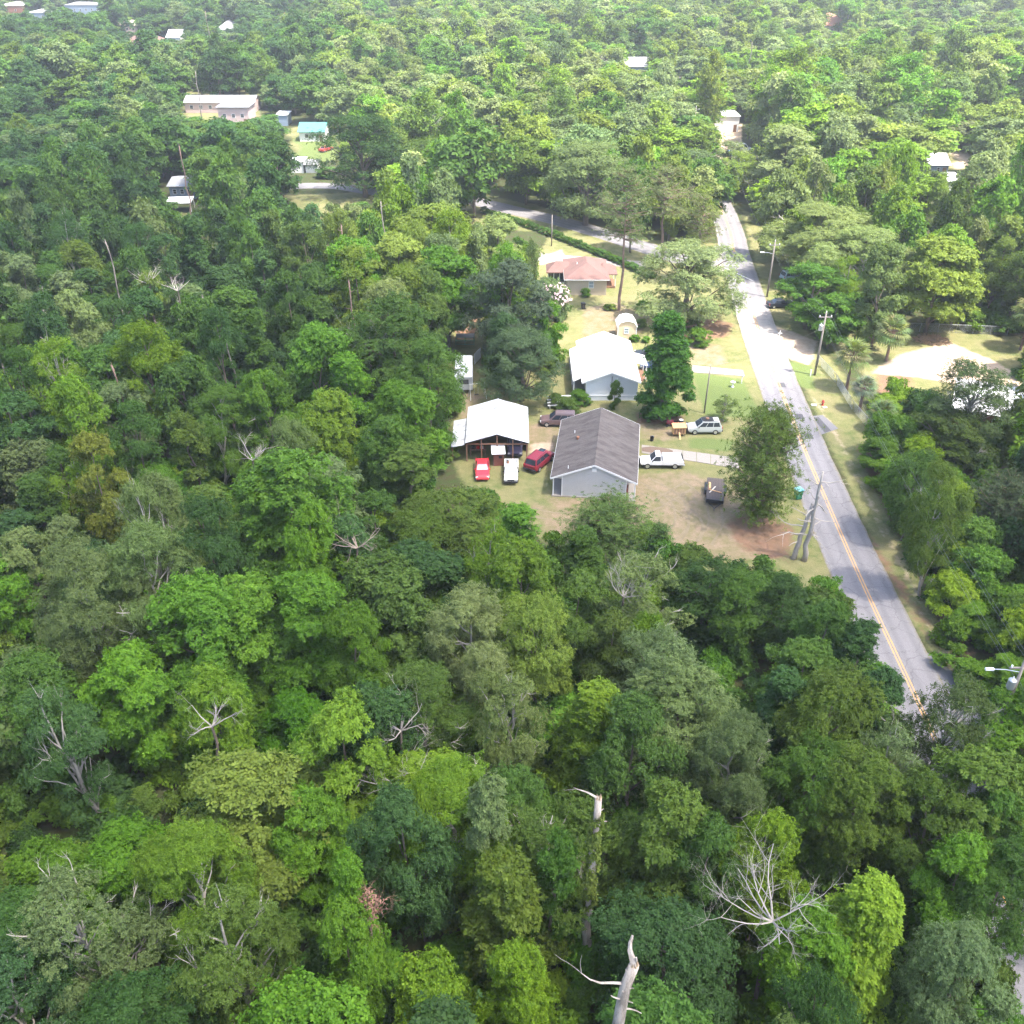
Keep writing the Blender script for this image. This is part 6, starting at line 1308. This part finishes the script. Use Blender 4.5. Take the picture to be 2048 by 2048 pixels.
for x, y, u in cand:
    H = rn.uniform(9.0, 15.0) if y < 85 else rn.uniform(11, 18); R = rn.uniform(2.5, 4.3)
    if on_open(x, y): continue
    if any(math.hypot(x-a, y-b_) < (.62*r+.45*R) for a, b_, r in TA): continue
    ok = False
    for sc in (1, .8, .6, .42):
        if not hides(x, y, H*sc, R*max(sc, .6)): ok = True; break
    if not ok: continue
    H, R = H*sc, R*max(sc, .6)
    px, py = pix(x, y, H*.8)
    if px < -60 or px > 2110 or py > 2250: vis = False
    else: vis = True
    if sc < .6: kind = 'shrub' if H < 5.5 else 'vine'
    else: kind = rn.choice(['gum_a', 'gum_b', 'gum_c', 'gum_c', 'gum_d', 'broad_a', 'broad_b', 'broad_c', 'broad_c', 'cone_b', 'cone_d', 'oak_a', 'vine', 'moss', 'open_a', 'column', 'cone_a'])
    if kind == 'column': R *= .65
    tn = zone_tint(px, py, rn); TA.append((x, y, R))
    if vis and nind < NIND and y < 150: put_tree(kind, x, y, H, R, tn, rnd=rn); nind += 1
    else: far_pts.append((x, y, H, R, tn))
print('individual fill trees', nind, 'landmarks', len(LAND), 'leftover', len(far_pts))
yy = 200.0
while yy < 900:
    st = 7.2+yy*.0035; half = .60*(yy*cp+50*sp)+15; xx = -half
    while xx < half:
        x, y = xx+rn.uniform(-.45, .45)*st, yy+rn.uniform(-.45, .45)*st; xx += st
        if on_open(x, y): continue
        H = rn.choice([rn.uniform(7, 11), rn.uniform(9, 14), rn.uniform(12, 17)]); R = rn.uniform(3.6, 7.2)*(1.0 if yy < 400 else 1.08)
        cl_ = .5+.25*math.sin(x*.045+1.3)*math.cos(y*.037)+.25*math.sin(x*.021-y*.029+2); H *= .72+.55*cl_; R *= .8+.4*cl_
        if any(math.hypot(x-a, y-b_) < .7*r for a, b_, r in TREES if abs(b_-y) < 12): continue
        ok = False
        for sc in (1, .7, .45, .25):
            if not hides(x, y, H*sc, R*max(sc, .5)): ok = True; break
        if not ok: continue
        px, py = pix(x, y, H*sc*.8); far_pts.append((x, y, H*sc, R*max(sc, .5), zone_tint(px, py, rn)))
    yy += st
def instance_cloud(name, label, pts, meshes, H0, R0, cat, ids=None, seed=3):
    """one object that scatters the given crowns over points (geometry nodes)"""
    rng = np.random.default_rng(seed); n = len(pts)
    col_ = bpy.data.collections.new(name+'_kinds')
    for i, m_ in enumerate(meshes):
        o_ = bpy.data.objects.new('%s_kind_%02d' % (name, i), m_); col_.objects.link(o_)
    me_ = bpy.data.meshes.new(name); me_.vertices.add(n); me_.vertices.foreach_set('co', np.array([(p[0], p[1], 0) for p in pts], np.float32).ravel())
    def att(nm, t, key, data): a = me_.attributes.new(nm, t, 'POINT'); a.data.foreach_set(key, data)
    att('size', 'FLOAT_VECTOR', 'vector', np.array([(p[3]/R0, p[3]/R0, p[2]/H0) for p in pts], np.float32).ravel())
    att('turn', 'FLOAT_VECTOR', 'vector', np.column_stack([np.zeros(n), np.zeros(n), rng.random(n)*6.283]).astype(np.float32).ravel())
    att('which', 'INT', 'value', (np.array(ids, np.int32) if ids is not None else rng.integers(0, len(meshes), n)).astype(np.int32))
    cl = []
    for p in pts:
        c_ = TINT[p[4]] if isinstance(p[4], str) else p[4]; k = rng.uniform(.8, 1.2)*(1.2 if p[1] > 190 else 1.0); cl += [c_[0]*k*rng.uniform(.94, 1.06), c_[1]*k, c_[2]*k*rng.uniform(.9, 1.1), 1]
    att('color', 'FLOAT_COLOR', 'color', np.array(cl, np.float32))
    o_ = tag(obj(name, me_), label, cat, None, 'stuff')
    ng = bpy.data.node_groups.new(name, 'GeometryNodeTree'); ng.interface.new_socket('Geometry', in_out='INPUT', socket_type='NodeSocketGeometry'); ng.interface.new_socket('Geometry', in_out='OUTPUT', socket_type='NodeSocketGeometry')
    N = ng.nodes; gi, go = N.new('NodeGroupInput'), N.new('NodeGroupOutput'); ci = N.new('GeometryNodeCollectionInfo'); ci.inputs[0].default_value = col_; ci.inputs['Separate Children'].default_value = True; ci.inputs['Reset Children'].default_value = True
    ip = N.new('GeometryNodeInstanceOnPoints'); ip.inputs['Pick Instance'].default_value = True
    def na(nm, t): a = N.new('GeometryNodeInputNamedAttribute'); a.data_type = t; a.inputs[0].default_value = nm; return a.outputs[0]
    K = ng.links; K.new(gi.outputs[0], ip.inputs['Points']); K.new(ci.outputs[0], ip.inputs['Instance']); K.new(na('which', 'INT'), ip.inputs['Instance Index']); K.new(na('turn', 'FLOAT_VECTOR'), ip.inputs['Rotation']); K.new(na('size', 'FLOAT_VECTOR'), ip.inputs['Scale']); K.new(ip.outputs[0], go.inputs[0])
    md = o_.modifiers.new('scatter', 'NODES'); md.node_group = ng; return o_
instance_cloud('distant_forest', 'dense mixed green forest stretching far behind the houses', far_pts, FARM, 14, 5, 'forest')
up = []; yy = 14.0
while yy < 175:
    st = 2.7+yy*.012; half = .60*(yy*cp+55*sp)+6; xx = -half
    while xx < half:
        x, y = xx+rn.uniform(-.5, .5)*st, yy+rn.uniform(-.5, .5)*st; xx += st
        if on_open(x, y): continue
        H, R = rn.uniform(1.2, 3.6), rn.uniform(1.5, 2.8)
        if hides(x, y, H, R, False): continue
        up.append((x, y, H, R, rn.choice([(.07, .16, .022), (.09, .17, .025), 'mid', 'bright', 'olive', 'dark', 'lime'])))
    yy += st
instance_cloud('undergrowth', 'tangled green undergrowth covering the forest floor', up, UNDER, 3.2, 2.6, 'undergrowth', seed=9)
print('far', len(far_pts), 'under', len(up))

# ------------------------------------------------------------------ passing fair-weather clouds (they shade the near woods) and the summer haze
def volume_mat(name, col, dens, an):
    m, n, out = nt(name); v = node(n, 'ShaderNodeVolumePrincipled'); setin(v, Color=(*col, 1), Density=dens, Anisotropy=an); n.links.new(v.outputs[0], out.inputs['Volume']); return m
CLOUD = volume_mat('cloud_vapour', (1, 1, 1), .0085, .6)
def cloud(cx, cy, rx, ry, seed, alt=520, thick=75):
    rng = np.random.default_rng(seed); c_ = np.array([cx, cy, 0])+np.array(TO_SUN)*(alt/TO_SUN.z)
    bm = bmesh.new(); bmesh.ops.create_icosphere(bm, subdivisions=5, radius=1.0); K = rng.normal(0, 3.2, (10, 3)); ph = rng.random(10)*6.28
    for v in bm.verts:
        p = np.array(v.co); k = 1+sum(math.sin(K[i]@p+ph[i]) for i in range(10))*.045+sum(math.sin(K[i]@p*2.7+ph[i]) for i in range(10))*.018
        q = p*k; v.co = (c_[0]+q[0]*rx, c_[1]+q[1]*ry, c_[2]+q[2]*thick*(1.3 if q[2] > 0 else .6))
    me_ = bpy.data.meshes.new('cloud'); bm.to_mesh(me_); bm.free(); me_.materials.append(CLOUD); return tag(obj('cloud', me_), kind='stuff')
cloud(5, 20, 150, 114, 1)
cloud(-150, 190, 112, 75, 2)
tag(MB().box(-950, -260, -1, 950, 1000, 61).build('haze', volume_mat('summer_haze', (.93, .96, 1.0), .00032, .3)), kind='stuff')
